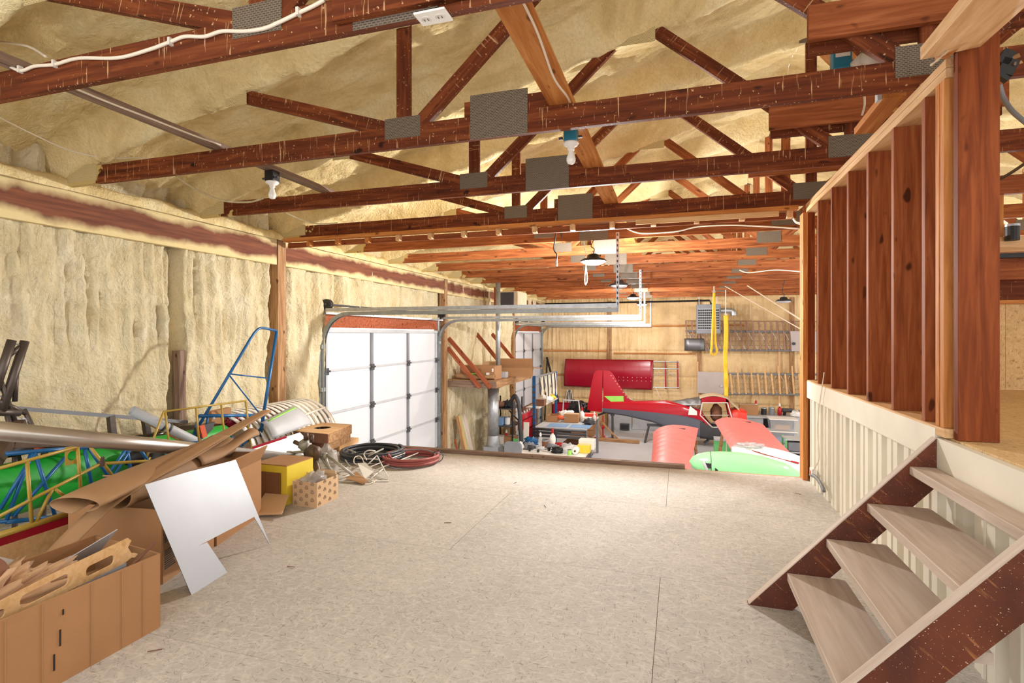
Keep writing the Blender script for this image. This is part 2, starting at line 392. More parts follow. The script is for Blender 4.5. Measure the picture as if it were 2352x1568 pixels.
# eaves beam, half hidden by overspray
m, nt, b = newmat('sprayed_beam', rough=.8)
tc = nt.nodes.new('ShaderNodeTexCoord'); sp = nt.nodes.new('ShaderNodeSeparateXYZ'); nt.links.new(tc.outputs['Object'], sp.inputs[0])
ab = nt.nodes.new('ShaderNodeMath'); ab.operation = 'ABSOLUTE'; nt.links.new(sp.outputs[2], ab.inputs[0])
ad = nt.nodes.new('ShaderNodeMath'); ad.operation = 'MULTIPLY_ADD'; nt.links.new(nz(nt, coords(nt), 2.6, 4), ad.inputs[0]); ad.inputs[1].default_value = .2; nt.links.new(ab.outputs[0], ad.inputs[2])
wv = nz(nt, coords(nt, (1, 14, 14)), 2.2, 4)
cc = mix(nt, ramp(nt, ad.outputs[0], [(.165, W3[0]), (.225, W3[1])]), ramp(nt, wv, [(.3, s2l((92, 46, 28))), (.7, s2l((132, 76, 48)))]), s2l((216, 196, 144)))
nt.links.new(cc, b.inputs['Base Color']); bump(nt, b, nz(nt, coords(nt), 30, 4), .3, .01)
for a, b_ in ((-.6, 5.40), (5.56, 10.28), (10.44, YB)):
    beam('eaves_beam', (XL+.06, a, 4.215), (XL+.06, b_, 4.215), .06, .32, 'sprayed_beam', wl)
# rolled foam fillet between beam and roof
def fil(u, v):
    y = -.6+(YB+.6)*u; t = v*math.pi*1.1-.3
    r = .085*(1+.35*fbm(y*4, v*2, 6.6, 3)); return Vector((XL+.07+r*math.cos(t), y, CB-.005+r*math.sin(t)))
MB().grid(fil, 420, 8).build('foam_roll', 'foam_roof', wl, smooth=True)
# back wall
def backy(x, z):
    d = .02*fbm(x*.7, z*.7, 2.0, 3)
    d += .06*abs(fbm(x*9, z*.5, 4.0, 3))*(1 if (z % 1.15) > .25 else .5)
    for g in (.9, 1.75, 2.62, 3.5): d -= .05*math.exp(-((z-g-.01*fbm(x*2, 0, g))/.035)**2)
    for p in (-2.35, .62, 3.4): d += .05*math.exp(-(abs(x-p)/.11)**6)
    return YB-.04-d
wb = MB().grid(lambda u, v: Vector((XL-.1+12*u, backy(XL-.1+12*u, 6.25*v), 6.25*v)), 520, 200).build('wall_back', 'foam_back', smooth=True, kind='structure')
for p in (-2.35, .62, 3.4): beam('post', (p, YB-.09, 0), (p, YB-.09, CB), .14, .1, 'board_wood', wb, up=(0, 1, 0))
for g, a, b_ in ((3.62, -4.6, -2.45), (3.5, -2.2, 2.0), (2.62, -4.7, -2.45), (2.55, -2.2, .5), (1.75, -4.7, -2.45)):
    beam('girt', (a, YB-.085, g), (b_, YB-.085, g), .045, .04, 'knotty_wood', wb)
# ---------------------------------------------------------------- trusses
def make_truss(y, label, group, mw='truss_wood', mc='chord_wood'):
    t = thing('roof_truss', (XR, y, CB), label, 'roof truss', group); yy = y
    B = lambda n, a, b_, w_=.09, m=mw, yo=0: beam(n, (a[0], yy+yo, a[1]), (b_[0], yy+yo, b_[1]), .038, w_, m, t, up=(0, 0, 1) if abs(b_[0]-a[0]) > .01 else (1, 0, 0))
    B('bottom_chord', (XL-.1, CB+.07), (2*XR-XL+.1, CB+.07), .14, mc)
    top = CB+.14
    for s in (-1, 1):
        X = lambda x: XR+s*(XR-x)*-1 if s < 0 else XR+(XR-x)
        X = (lambda x: x) if s < 0 else (lambda x: 2*XR-x)
        B('top_chord', (X(XL-.05), ztc(XL-.05)+.07), (X(XR), ztc(XR)+.07), .14, mw)
        B('web', (X(-1.75), top-.02), (X(-3.10), ztc(-3.1)+.03)); B('web', (X(-1.67), top-.06), (X(-1.67), ztc(-1.67)+.03))
        B('web', (X(-1.58), top-.02), (X(-.36), ztc(-.36)+.03)); B('web', (X(-.28), ztc(-.28)+.03), (X(1.05), top-.02))
        plate('gusset_plate', (X(-1.67), yy-.019, CB+.125), .25, .13, t); plate('gusset_plate', (X(-2.97), yy-.03, ztc(-2.97)-.075), .18, .10, t, .004, 'gusset_foam')
        plate('gusset_plate', (X(-.33), yy-.03, ztc(-.33)-.085), .30, .11, t, .004, 'gusset_foam'); plate('gusset_plate', (X(-4.5), yy-.019, CB+.09), .32, .13, t, .004, 'gusset_foam')
        plate('gusset_plate', (X(-1.67), yy-.03, ztc(-1.67)-.085), .12, .07, t, .004, 'gusset_foam')
    B('web', (XR, top-.06), (XR, ztc(XR)+.05))
    plate('gusset_plate', (XR-.0, yy-.019, CB+.13), .30, .15, t); plate('gusset_plate', (XR, yy-.02, ztc(XR)), .2, .16, t)
    plate('gusset_plate', (-1.03, yy-.0195, CB+.13), .36, .265, t)
    B('splice_board', (-1.25, top+.045), (-.62, top+.045), .09)
    return t
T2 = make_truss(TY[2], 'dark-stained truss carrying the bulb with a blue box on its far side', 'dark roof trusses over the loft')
lab = {1: 'dark-stained truss with a white cable clipped along its bottom chord', 3: 'dark-stained truss where the weathered grey brace board ends', 4: 'truss over the loft edge with a blocked plate nailed below'}
TR = {2: T2}
for k in list(range(1, 15)):
    if k == 2: continue
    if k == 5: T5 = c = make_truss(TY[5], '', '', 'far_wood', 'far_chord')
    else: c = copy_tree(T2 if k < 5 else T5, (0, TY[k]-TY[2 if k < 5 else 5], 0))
    TR[k] = c
    lab.update({5: 'brown roof truss with a white cable swagged along its face', 8: 'brown roof truss with a white twin cable at the stud wall side', 14: 'brown roof truss closest to the back wall'}); c['label'] = lab.get(k, 'brown roof truss over the shop floor'); c['group'] = 'dark roof trusses over the loft' if k < 5 else 'roof trusses over the shop floor'
for k in (2, 3, 4):
    beam('tie_board', (.61, TY[k]-.04, 4.75), (2.0, TY[k]-.04, 4.75), .038, .17, 'stud_wood', TR[k])
    if k < 4: beam('tie_board', (.63, TY[k]+.04, 4.70), (2.0, TY[k]+.04, 4.70), .038, .14, 'truss_wood', TR[k])
beam('scab_board', (-1.28, TY[1]-.04, 4.50), (.1, TY[1]-.04, 4.50), .034, .185, 'truss_wood', TR[1])
# blocked plate below truss 4
tp = thing('blocked_plate', (-1.9, TY[4], CB-.1), 'long double plate with small pale blocks nailed under the truss at the loft edge', 'timber')
beam('plate', (XL+.15, TY[4], CB-.02), (XW-.05, TY[4], CB-.02), .09, .038, 'knotty_wood', tp)
beam('lower_plate', (XL+.15, TY[4]+.06, CB-.075), (XW-.05, TY[4]+.06, CB-.075), .03, .06, 'stud_wood', tp)
for i in range(14):
    x = -4.3+.405*i; beam('block', (x, TY[4]-.02, CB-.072), (x, TY[4]+.045, CB-.072), .05, .065, 'pale_wood' if i > 2 else 'knotty_wood', tp)
beam('white_strip', (-.42, TY[4]-.03, CB-.065), (.87, TY[4]-.03, CB-.065), .02, .05, 'pale_wood', tp)
# brace boards lying on the chords
beam('brace_board', (-.64, TY[1]-1.5, CB+.163), (-.72, TY[14], CB+.163), .14, .042, 'knotty_wood', label='long knotty board laid flat across the truss bottom chords', cat='board')
beam('brace_board', (-3.15, TY[1]-1.5, CB+.16), (-3.15, TY[3]+.05, CB+.16), .09, .038, 'grey_wood', label='weathered grey two by four laid across the chords by the eaves', cat='board')
# ---------------------------------------------------------------- stud wall on the right
wr = thing('wall_right', (XW+.07, 4.0, LF), kind='structure')
ST = [2.95, 3.33, 3.73, 4.13, 4.54, 4.95]
for i, y in enumerate(ST): beam('stud', (XW+.07, y, LD+.04), (XW+.07, y, CB-.085), .14, .038, 'stud_wood', wr, up=(0, 1, 0))
for y in (2.81, 2.765): beam('stud', (XW+.07, y, LD+.04), (XW+.07, y, CB-.085), .14, .036, 'knotty_wood', wr, up=(0, 1, 0))
beam('post', (XW+.09, 2.69, LD), (XW+.09, 2.69, CB+.17), .142, .04, 'post_wood', wr, up=(0, 1, 0))
beam('top_plate', (XW+.07, 2.73, CB-.065), (XW+.07, 5.40, CB-.065), .14, .038, 'pale_wood', wr); beam('top_plate', (XW+.07, 2.73, CB-.024), (XW+.07, 5.40, CB-.024), .14, .038, 'pale_wood', wr)
beam('sill_plate', (XW+.07, 2.72, LD+.02), (XW+.07, 5.36, LD+.02), .16, .038, 'pale_wood', wr)
MB().box(XW-.012, XW+.02, 2.80, 5.36, LD-.115, LD+.03).build('fascia', 'siding', wr)
MB().box(XW-.012, XW+.02, -.6, 2.80, LD-.165, LD-.01).build('fascia', 'siding', wr)
# ribbed metal cladding under the sill: one object a sheet
y = 5.36
while y > -.4:
    s = MB(); prof = []
    for i in range(4):
        q = y-i*.23; prof += [(q, .058), (q-.07, .058), (q-.078, .012), (q-.135, .012), (q-.14, .006), (q-.155, .006), (q-.16, .012), (q-.222, .012), (q-.23, .058)]
    for a, b_ in zip(prof[:-1], prof[1:]):
        s.add([(XW+a[1], a[0], LF), (XW+b_[1], b_[0], LF), (XW+b_[1], b_[0], LD-.11), (XW+a[1], a[0], LD-.11)], [(0, 1, 2, 3)])
    s.build('siding_sheet', 'siding', wr, solid=.002); y -= .92
for y in (2.62, 2.1): beam('siding_post', (XW+.10, y, LF), (XW+.10, y, LD-.1), .09, .06, 'knotty_wood', wr, up=(0, 1, 0))
# end trimmers at the loft edge
beam('end_post', (XW-.02, 5.37, LF-.25), (XW-.02, 5.37, CB-.1), .038, .14, 'knotty_wood', wr, up=(0, 1, 0))
beam('end_post', (XW+.03, 5.415, 0), (XW+.03, 5.415, CB-.01), .09, .038, 'stud_wood', wr, up=(0, 1, 0))
beam('end_post', (XW+.095, 5.30, LD+.04), (XW+.095, 5.30, CB-.2), .05, .038, 'knotty_wood', wr, up=(0, 1, 0))
MB().box(XW+.16, XW+.17, 2.75, 5.4, LD, CB-.1).build('sheathing', 'osb_wall', wr)
# upper room behind the studs
up = thing('upper_floor', (2.6, 2.6, LD-.2), kind='structure')
for i in range(3):
    for j in range(5): MB().box(XW+.022+1.22*i, XW+.018+1.22*(i+1), -.6+1.22*j+.002, -.6+1.22*(j+1)-.002, LD-.03, LD-.002).build('panel', 'osb_wall', up)
uw = thing('wall_upper', (2.6, 5.3, LD), kind='structure')
for i in range(3): MB().box(XW+.2+1.22*i, XW+.197+1.22*(i+1), 5.30, 5.312, LD, LD+.69).build('panel', 'osb_wall', uw)
beam('header', (XW+.2, 5.29, LD+.70), (4.8, 5.29, LD+.70), .05, .03, 'knotty_wood', uw); beam('header', (XW+.2, 5.32, LD+.80), (4.8, 5.32, LD+.80), .04, .17, 'truss_wood', uw)
beam('header', (XW+.2, 5.26, LD+.96), (4.8, 5.26, LD+.96), .05, .17, 'stud_wood', uw); beam('header', (XW+.2, 5.24, LD+1.065), (4.8, 5.24, LD+1.065), .05, .04, 'black', uw)
beam('header', (XW+.2, 5.22, LD+1.15), (4.8, 5.22, LD+1.15), .05, .12, 'pale_wood', uw)
beam('header', (XW+.2, 5.22, LD+1.62), (4.8, 5.22, LD+1.62), .05, .14, 'stud_wood', uw)
for x in (2.42, 2.9): beam('stud', (x, 5.25, LD+1.2), (x, 5.25, LD+1.55), .07, .04, 'knotty_wood', uw, up=(0, 1, 0))
# ---------------------------------------------------------------- staircase
sc = thing('staircase', (.72, 2.35, LF), 'open wooden staircase with dark stringers and pale dusty treads', 'staircase')
th = math.atan2(.9, .82)
def stringer(y, x0, z0, x1, z1, depth=.14, t=.04):
    d = Vector((x1-x0, 0, z1-z0)).normalized(); nrm = Vector((d.z, 0, -d.x))
    top0 = Vector((x0, y, z0)); top1 = Vector((x1, y, z1))
    # foot cut level on the floor, head cut plumb at the landing
    a = Vector((x0, y, LF)); b_ = a+Vector((depth/math.sin(th), 0, 0)); c = Vector((x1, y, z1-depth/math.cos(th))); dd = Vector((x1, y, z1))
    s = MB(); v = [p+Vector((0, o, 0)) for o in (-t/2, t/2) for p in (a, b_, c, dd)]
    s.add(v, [(0, 1, 2, 3), (7, 6, 5, 4), (0, 4, 5, 1), (1, 5, 6, 2), (2, 6, 7, 3), (3, 7, 4, 0)]); return s
m, nt, b = newmat('stringer_wood', rough=.6)
f = nz(nt, coords(nt, (3, 3, 3)), 2, 4); d = nz(nt, coords(nt, (34, 6, 5), (0, R(47), 0)), 1.6, 3, .55)
c = mix(nt, ramp(nt, d, [(.62, W3[0]), (.72, (.6, .6, .6))]), ramp(nt, f, [(.3, s2l((66, 26, 12))), (.7, s2l((104, 48, 24)))]), s2l((176, 116, 70)))
s = nz(nt, coords(nt), 190, 1); c = mix(nt, ramp(nt, s, [(.72, W3[0]), (.75, W3[1])]), c, s2l((214, 190, 164)))
nt.links.new(c, b.inputs['Base Color'])
stringer(2.80, .31, LF, 1.066, LD-.015).build('stringer', 'stringer_wood', sc); stringer(1.90, .31, LF, 1.066, LD-.015).build('stringer', 'stringer_wood', sc)
for y in (2.80, 1.90):
    beam('stringer_cap', (.315, y, LF+.004), (1.066, y, LD-.011), .042, .006, 'tread_wood', sc)
for i in range(4):
    z = LF+.178*(i+1); x = .31+(z-LF)/math.tan(th)
    dp = min(.245, 1.062-x); beam('tread', (x+.003+dp/2, 1.925, z-.02), (x+.003+dp/2, 2.775, z-.02), dp-.006, .036, 'tread_wood', sc)
# ---------------------------------------------------------------- sectional doors
def make_door(n, y0, y1, style):
    d = thing('door_%d' % n, (XL, (y0+y1)/2, 0), kind='structure'); H = .614; zt = DT-.02
    cols = 3; cw = (y1-y0)/cols; xf = XL-.02
    zz = [zt]; 
    while zz[-1] > .02: zz.append(max(0, zz[-1]-H))
    for i in range(len(zz)-1):
        for j in range(cols): MB().box(xf-.03, xf, y0+cw*j+.003, y0+cw*(j+1)-.003, zz[i+1]+.004, zz[i]-.004).build('panel', 'door_white', d)
        MB().box(xf, xf+.02, y0, y1, zz[i+1]-.004 if zz[i+1] > 0 else 0, zz[i+1]+.026).build('rail', 'light_grey', d)
    MB().box(xf, xf+.04, y0, y1, zt-.05, zt).build('top_rail', 'light_grey', d)
    for j in range(cols+1):
        y = min(max(y0+cw*j, y0+.03), y1-.03)
        for i in range(len(zz)-1):
            so_ = MB().box(xf, xf+.026, y-.032, y+.032, zz[i+1]+.03, zz[i]-.005).build('stile', 'mid_grey' if j in (1, 2) else 'light_grey', d)
            if i == len(zz)-2: continue
            z = zz[i+1]
            h = MB().box(xf+.026, xf+.036, y-.05, y+.05, z-.045, z+.055); h.tube([(xf+.045, y-.06, z+.01), (xf+.045, y+.06, z+.01)], .014, 6); h.build('hinge', 'dark_grey', so_)
    # tracks: up the jamb, round the bend, back into the room
    for y in (y0-.07, y1+.07):
        xe = -.70 if n == 1 else -.95
        pts = [Vector((XL+.03, y, .05)), Vector((XL+.03, y, 2.95))]+arc((XL+.45, y, 3.07), .42, math.pi, math.pi/2, 8, (1, 0, 0), (0, 0, 1))+[Vector((xe, y, 3.49))]
        s = MB()
        for a, b_ in zip(pts[:-1], pts[1:]):
            s.bar(a, b_, .05, .006, (0, 0, 1) if abs((b_-a).normalized().z) < .9 else (1, 0, 0)); 
            for q in (-.025, .025): s.bar(a+Vector((0, q, 0)), b_+Vector((0, q, 0)), .004, .05, (0, 0, 1) if abs((b_-a).normalized().z) < .9 else (1, 0, 0))
        s.build('track', 'track', d)
        MB().bar((XL+.08, y, 3.545), (xe, y, 3.545), .045, .045).build('track_angle', 'galv', d)
        MB().box(XL-.02, XL+.015, y-.05, y+.05, 0, 3.55).build('jamb_angle', 'track', d)
        for z in (.6, 1.5, 2.4, 3.0): MB().box(XL+.012, XL+.05, y-.06, y+.03, z, z+.06).build('bracket', 'track', d)
        hz = CB+.02
        h = MB(); h.bar((xe, y, 3.47), (xe, y, hz), .035, .004, (0, 1, 0)); h.bar((xe+.016, y, 3.47), (xe+.016, y, hz), .004, .035, (1, 0, 0) if False else (0, 1, 0)); hg = h.build('hanger', 'galv', d)
        for q in range(14): MB().box(xe-.007, xe+.007, y-.021, y-.017, 3.55+q*.062, 3.55+q*.062+.028).build('slot', 'dark_grey', hg)
    MB().bar((XL+.08, y0-.1, 3.50), (XL+.08, y1+.1, 3.50), .03, .03).build('torsion_bar', 'galv', d)
    MB().tube([(XL+.09, y0-.12, 3.62), (XL+.09, y1+.12, 3.62)], .014, 8).build('spring_shaft', 'dark_grey', d)
    for y in (y0-.06, y1+.06): MB().tube([(XL+.09, y-.03, 3.62), (XL+.09, y+.03, 3.62)], .075, 16).build('cable_drum', 'black', d)
    MB().box(XL-.04, XL-.0, y0-.05, y1+.05, DT-.0, DT+.20).build('header', 'red_ply', d)
    for y in (y0-.045, y1+.045): MB().box(XL-.05, XL-.005, y-.045, y+.045, 0, 3.55).build('jamb', 'board_wood', d)
    return d
make_door(1, DOORS[0][0], DOORS[0][1], 0); make_door(2, DOORS[1][0], DOORS[1][1], 1)
# ---------------------------------------------------------------- high bay lamps
def high_bay(x, y, z, lit, label, r=.16, power=0):
    o = thing('high_bay_lamp', (x, y, z), label, 'lamp', 'high bay lamps over the shop')
    M = Matrix.Translation((x, y, z))
    MB().lathe([(r, 0), (r*1.02, .012), (r*.85, .035), (r*.5, .05), (r*.45, .085), (r*.2, .10), (.001, .10)], M, 24, False).build('housing', 'black', o, smooth=True)
    MB().lathe([(.001, -.04), (r*.45, -.036), (r*.8, -.018), (r*.9, .004), (r*.9, .012), (.001, .012)], M, 24, False).build('diffuser', 'lamp_glow' if lit else 'light_grey', o, smooth=True)
    MB().tube(spline([(x, y, z+.1), (x+.01, y, z+.16), (x-.03, y, z+.2), (x+.02, y, CB+.03)], 4), .006, 6).build('cord', 'black', o)
    MB().tube(arc((x, y, z+.11), .02, 0, 2*math.pi, 10, (1, 0, 0), (0, 0, 1))[:-1], .004, 6, closed=True).build('hook', 'galv', o)
    if power:
        l = bpy.data.lights.new('high_bay_light', 'POINT'); l.shadow_soft_size = .07; l.energy = power; l.color = (1, .97, .93)
        lo = bpy.data.objects.new('high_bay_light', l); _link(lo, o, Matrix.Translation((x, y, z-.125)))
    return o
def lamp_at(px, py, Y, **k):
    p = U(px, py, Y=Y); return high_bay(p.x, p.y, p.z, **k)
lamp_at(1363, 601, TY[5], lit=True, label='glaring high bay lamp nearest the loft edge, hung with a white pull loop', power=350)
lamp_at(1422, 656, TY[7]+.0, lit=False, label='dark unlit high bay lamp hung behind the door track hanger')
lamp_at(1454, 684, TY[11], lit=True, label='lit high bay lamp with a silver body over the shop middle', power=210)
lamp_at(1474, 699, TY[13], lit=True, label='small lit high bay lamp near the back wall', power=70)
lamp_at(1800, 692, TY[10], lit=False, label='dark unlit high bay lamp near the slanted white cords')
high_bay(3.6, TY[7], 4.05, True, 'lit high bay lamp beyond the stud wall', power=210)
# ---------------------------------------------------------------- bulbs on junction boxes
def bulb(p, boxmat, label):
    x, y, z = p
    o = thing('bulb_holder', p, label, 'light bulb', 'bare bulbs under the brace boards')
    jb = MB().box(x-.042, x+.042, y-.042, y+.042, z-.085, z).build('junction_box', boxmat, o, bevel=.006)
    for q in (-1, 1): MB().tube([(x+q*.05, y-.02, z-.06), (x+q*.075, y-.02, z-.06)], .009, 6).build('cable_clamp', 'dark_grey', jb)
    M = Matrix.Translation((x, y, z-.085)) @ Matrix.Scale(.78, 4)
    MB().lathe([(.062, 0), (.066, -.01), (.055, -.024), (.03, -.034), (.028, -.06), (.001, -.06)], M, 20, False).build('lampholder', 'white', o, smooth=True)
    MB().lathe([(.018, -.058), (.022, -.075), (.028, -.10), (.038, -.13), (.038, -.15), (.028, -.172), (.001, -.18)], M, 18, False).build('bulb', 'glass_white', o, smooth=True)
    return o
bulb((-3.15, 3.56, CB+.141), 'black', 'bare white bulb on a dark box under the weathered grey board')
bulb((-.67, 3.41, CB+.141), 'teal_plastic', 'bare white bulb on a blue box under the knotty board')
# ================================================================ things stored on the loft
from mathutils.geometry import tessellate_polygon
def UP(px, py, a, b_, c):      # photo pixel onto the plane through three points
    a = Vector(a); n = (Vector(b_)-a).cross(Vector(c)-a); o = Vector((0, 0, EZ))
    v = _fw+_rt*((px-1176.0)/F_PX)+Vector((0, 0, (768.0-py)/F_PX)); return o+v*((a-o).dot(n)/v.dot(n))
def holed(outline, holes, M, t):
    loops = [outline]+holes; flat = [p for l in loops for p in l]; n = len(flat)
    tris = tessellate_polygon([[Vector((x, y, 0)) for x, y in l] for l in loops])
    s = MB(); vs = [M @ Vector((x, y, 0)) for x, y in flat]+[M @ Vector((x, y, t)) for x, y in flat]
    fs = [tuple(q) for q in tris]+[tuple(i+n for i in reversed(q)) for q in tris]; o = 0
    for l in loops:
        m_ = len(l)
        for i in range(m_): fs.append((o+i, o+(i+1) % m_, n+o+(i+1) % m_, n+o+i))
        o += m_
    return s.add(vs, fs)
def rounded(cx, cy, w_, h_, r, n=4):
    out = []
    for sx, sy, a in ((1, 1, 0), (-1, 1, 90), (-1, -1, 180), (1, -1, 270)):
        for i in range(n+1):
            t = R(a+90*i/n); out.append((cx+sx*(w_/2-r)+r*math.cos(t), cy+sy*(h_/2-r)+r*math.sin(t)))
    return out
def blob(c, rad, amp=.2, freq=3, n=24, m_=14, seed=0, flat=True):
    s = MB().sphere((0, 0, 0), 1, n, m_); c = Vector(c)
    for i, v in enumerate(s.v):
        q = 1+amp*fbm(v.x*freq+seed, v.y*freq, v.z*freq, 3); p = Vector((v.x*rad[0]*q, v.y*rad[1]*q, v.z*rad[2]*q))
        if flat and p.z < -rad[2]*.75: p.z = -rad[2]*.75
        s.v[i] = c+p
    return s
def carton(name, c4, z0, h, mat, label, flaps=(), cat='box', group=None, inner='cardboard_dark', lid=False):
    c4 = [Vector((x, y, z0)) for x, y in c4]; ctr = sum(c4, Vector())/4
    o = thing(name, ctr, label, cat, group); t = .007
    for i in range(4):
        a, b_ = c4[i], c4[(i+1) % 4]; q = Vector((0, 0, h/2))
        MB().bar(a+q, b_+q, t, h).build('side', mat, o)
    MB().prism([(v.x-ctr.x, v.y-ctr.y) for v in c4], Matrix.Translation(ctr+Vector((0, 0, .002))), .006).build('base', inner, o)
    if lid: MB().prism([(v.x-ctr.x, v.y-ctr.y) for v in c4], Matrix.Translation(ctr+Vector((0, 0, h))), .008).build('lid', lid if isinstance(lid, str) else mat, o)
    for i, ang, ln in flaps:
        a, b_ = c4[i], c4[(i+1) % 4]; e = (b_-a).normalized(); out = Vector((e.y, -e.x, 0))
        if out.dot((a+b_)/2-ctr) < 0: out = -out
        d = out*math.cos(R(ang))+Vector((0, 0, math.sin(R(ang)))); u = Vector((0, 0, h)); k = e*.015
        s = MB(); nn = d.cross(e).normalized()*.004; p = [a+u+k, b_+u-k, b_+u-k*2+d*ln, a+u+k*2+d*ln]
        s.hexa([v-nn for v in p]+[v+nn for v in p]); s.build('flap', mat, o)
    return o
def tubes(parent, mat, segs, r, name='tube', n=8):
    for a, b_ in segs: MB().tube([a, b_], r, n).build(name, mat, parent, smooth=True)
V = Vector
# ---- long open carton with wooden ribs in the front
A = carton('cardboard_box', [(-2.19, .86), (-2.19, 1.79), (-2.68, 1.86), (-2.68, .90)], LF, .325, 'cardboard', 'long open cardboard box full of wooden ribs and crumpled paper')
for (y, z, l) in ((1.40, LF+.26, .02), (1.39, LF+.17, .06), (1.08, LF+.19, .06), (1.10, LF+.07, .05), (1.37, LF+.09, .06)):
    MB().box(-2.187, -2.184, y-.002, y+.003, z-l/2, z+l/2).build('tear', 'black', A)
for y in (1.22, 1.50, 1.62, 1.71, 1.33): MB().box(-2.1865, -2.1845, y, y+.0035, LF+.005, LF+.32).build('crease', 'kraft', A)
# rib of ply with lightening holes, standing on edge in the carton
Mr = Matrix(((0, 0, 1, -2.27), (1, 0, 0, .82), (0, 1, 0, LF+.235), (0, 0, 0, 1)))
ol = [(0, 0), (.12, .02), (.5, .05), (.86, .075), (.90, .09), (.915, .085), (.93, .095), (.915, .105), (.90, .11), (.885, .14), (.90, .165), (.885, .18), (.6, .15), (.3, .105), (0, .075)]
hl = [rounded(.14, .052, .13, .04, .015), [(x, y+.02) for x, y in rounded(.335, .055, .10, .05, .02)], rounded(.425, .08, .04, .03, .012), [(x, y+.12*(x-.47)) for x, y in rounded(.57, .088, .16, .045, .016)], [(x, y+.1*(x-.75)) for x, y in rounded(.77, .108, .11, .04, .015)]]
holed(ol, hl, Mr, .006).build('wooden_rib', 'rib_wood', label='pale plywood rib with rounded cutouts standing in the long cardboard box', cat='aircraft part')
Mr2 = Matrix(((0, 0, 1, -2.40), (1, 0, 0, .74), (0, 1, 0, LF+.15), (0, 0, 0, 1)))
holed([(0, 0), (.9, .05), (.9, .1), (.4, .11), (0, .08)], [rounded(.3, .055, .2, .04, .015)], Mr2, .006).build('wooden_rib', 'rib_wood', label='plain strip of plywood rib half buried in crumpled paper', cat='aircraft part')
s = MB(); s.add([(-2.205, .87, LF+.05), (-2.205, 1.66, LF+.05), (-2.215, 1.66, LF+.335), (-2.225, .87, LF+.28), (-2.212, 1.30, LF+.30)], [(0, 1, 2, 4, 3)])
s.build('metal_sheet', 'mid_grey', solid=.003, label='dull grey metal strip along the inside of the long cardboard box', cat='metal sheet')
blob((-2.50, 1.22, LF+.24), (.13, .34, .15), .75, 5, 90, 50, 3).build('packing_paper', 'paper_brown', smooth=True, label='crumpled brown packing paper heaped in the long cardboard box', cat='paper')
MB().lathe([(.06, 0), (.065, .05), (.05, .055), (.055, .01)], frame(V((-2.46, 1.30, LF+.385)), V((1, .2, .3)), V((.1, 1, .3))), 14, False).build('tape_roll', 'brown_rag', smooth=True, solid=.004, label='brown paper tube end poking from the crumpled paper', cat='tube')
s = MB(); s.grid(lambda u, v: V((-2.37+.03*math.sin(u*3)+.05*v, 1.02+.2*u, LF+.23+.12*v+.02*fbm(u*3, v*3, 2))), 8, 6); s.build('paper_sheet', 'white', smooth=True, solid=.002, label='white paper sheet tucked behind the plywood rib', cat='paper')
s = MB(); s.grid(lambda u, v: V((-2.52+.12*v, 1.56+.2*u, LF+.30+.07*v+.05*u*v)), 4, 4); s.build('plastic_sheet', 'light_grey', solid=.003, label='bent grey plastic offcut sticking out of the long cardboard box', cat='plastic')
MB().tube(spline([(-2.22, 1.62, LF+.27), (-2.215, 1.70, LF+.32), (-2.21, 1.76, LF+.36), (-2.21, 1.785, LF+.375)], 5), .007, 8).build('rubber_hose', 'brown_rag', smooth=True, label='short brown rubber hose at the corner of the long cardboard box', cat='hose')
# ---- two cartons behind the aluminium sheet
B1 = carton('cardboard_box', [(-2.55, 2.10), (-2.70, 2.56), (-3.28, 2.50), (-3.14, 2.04)], LF, .385, 'cardboard', 'open cardboard box with printed text holding kraft paper rolls')
e = V((-.15, .46, 0)).normalized()
for k in range(9):
    for z0 in (LF+.20, LF+.06):
        p = V((-2.55, 2.10, z0+.105-.0115*k))+e*.012+V((.005, .002, 0)); L = .075+.025*((k*7) % 3)/3
        MB().bar(p, p+e*L, .002, .005).build('print_line', 'dark_grey', B1)
B2 = carton('cardboard_box', [(-2.70, 2.58), (-2.86, 3.12), (-3.42, 2.98), (-3.28, 2.44)], LF, .40, 'cardboard', 'tall plain cardboard box behind the leaning aluminium sheet', flaps=((0, 60, .12), (1, 75, .05), (3, 20, .2)))
# ---- leaning aluminium sheet
pa, pb, pc = V((-2.31, 2.05, LF)), V((-2.40, 2.69, LF)), V((-2.63, 2.66, 2.42))
poly = [UP(x, y, pa, pb, pc) for x, y in ((332, 1113), (430, 1084), (541, 1056), (583, 1160), (622, 1256), (583, 1187), (456, 1253), (475, 1245), (524, 1318), (439, 1367))]
nn = (pb-pa).cross(pc-pa).normalized()
def curl(p): return p+V((-.05, 0, -.02))*max(0, (p.z-2.36)/.12)**2
X3, Y3, Z3 = (pb-pa).normalized(), None, nn; Y3 = Z3.cross(X3)
M3 = Matrix((X3, Y3, Z3)).transposed().to_4x4(); M3.translation = pa; Mi = M3.inverted()
pl2 = [(lambda q: (q.x, q.y))(Mi @ p) for p in poly]
holed(pl2, [], M3, .0025).build('aluminium_sheet', 'alu', label='bright L-shaped aluminium sheet leaning on the cardboard boxes', cat='metal sheet')
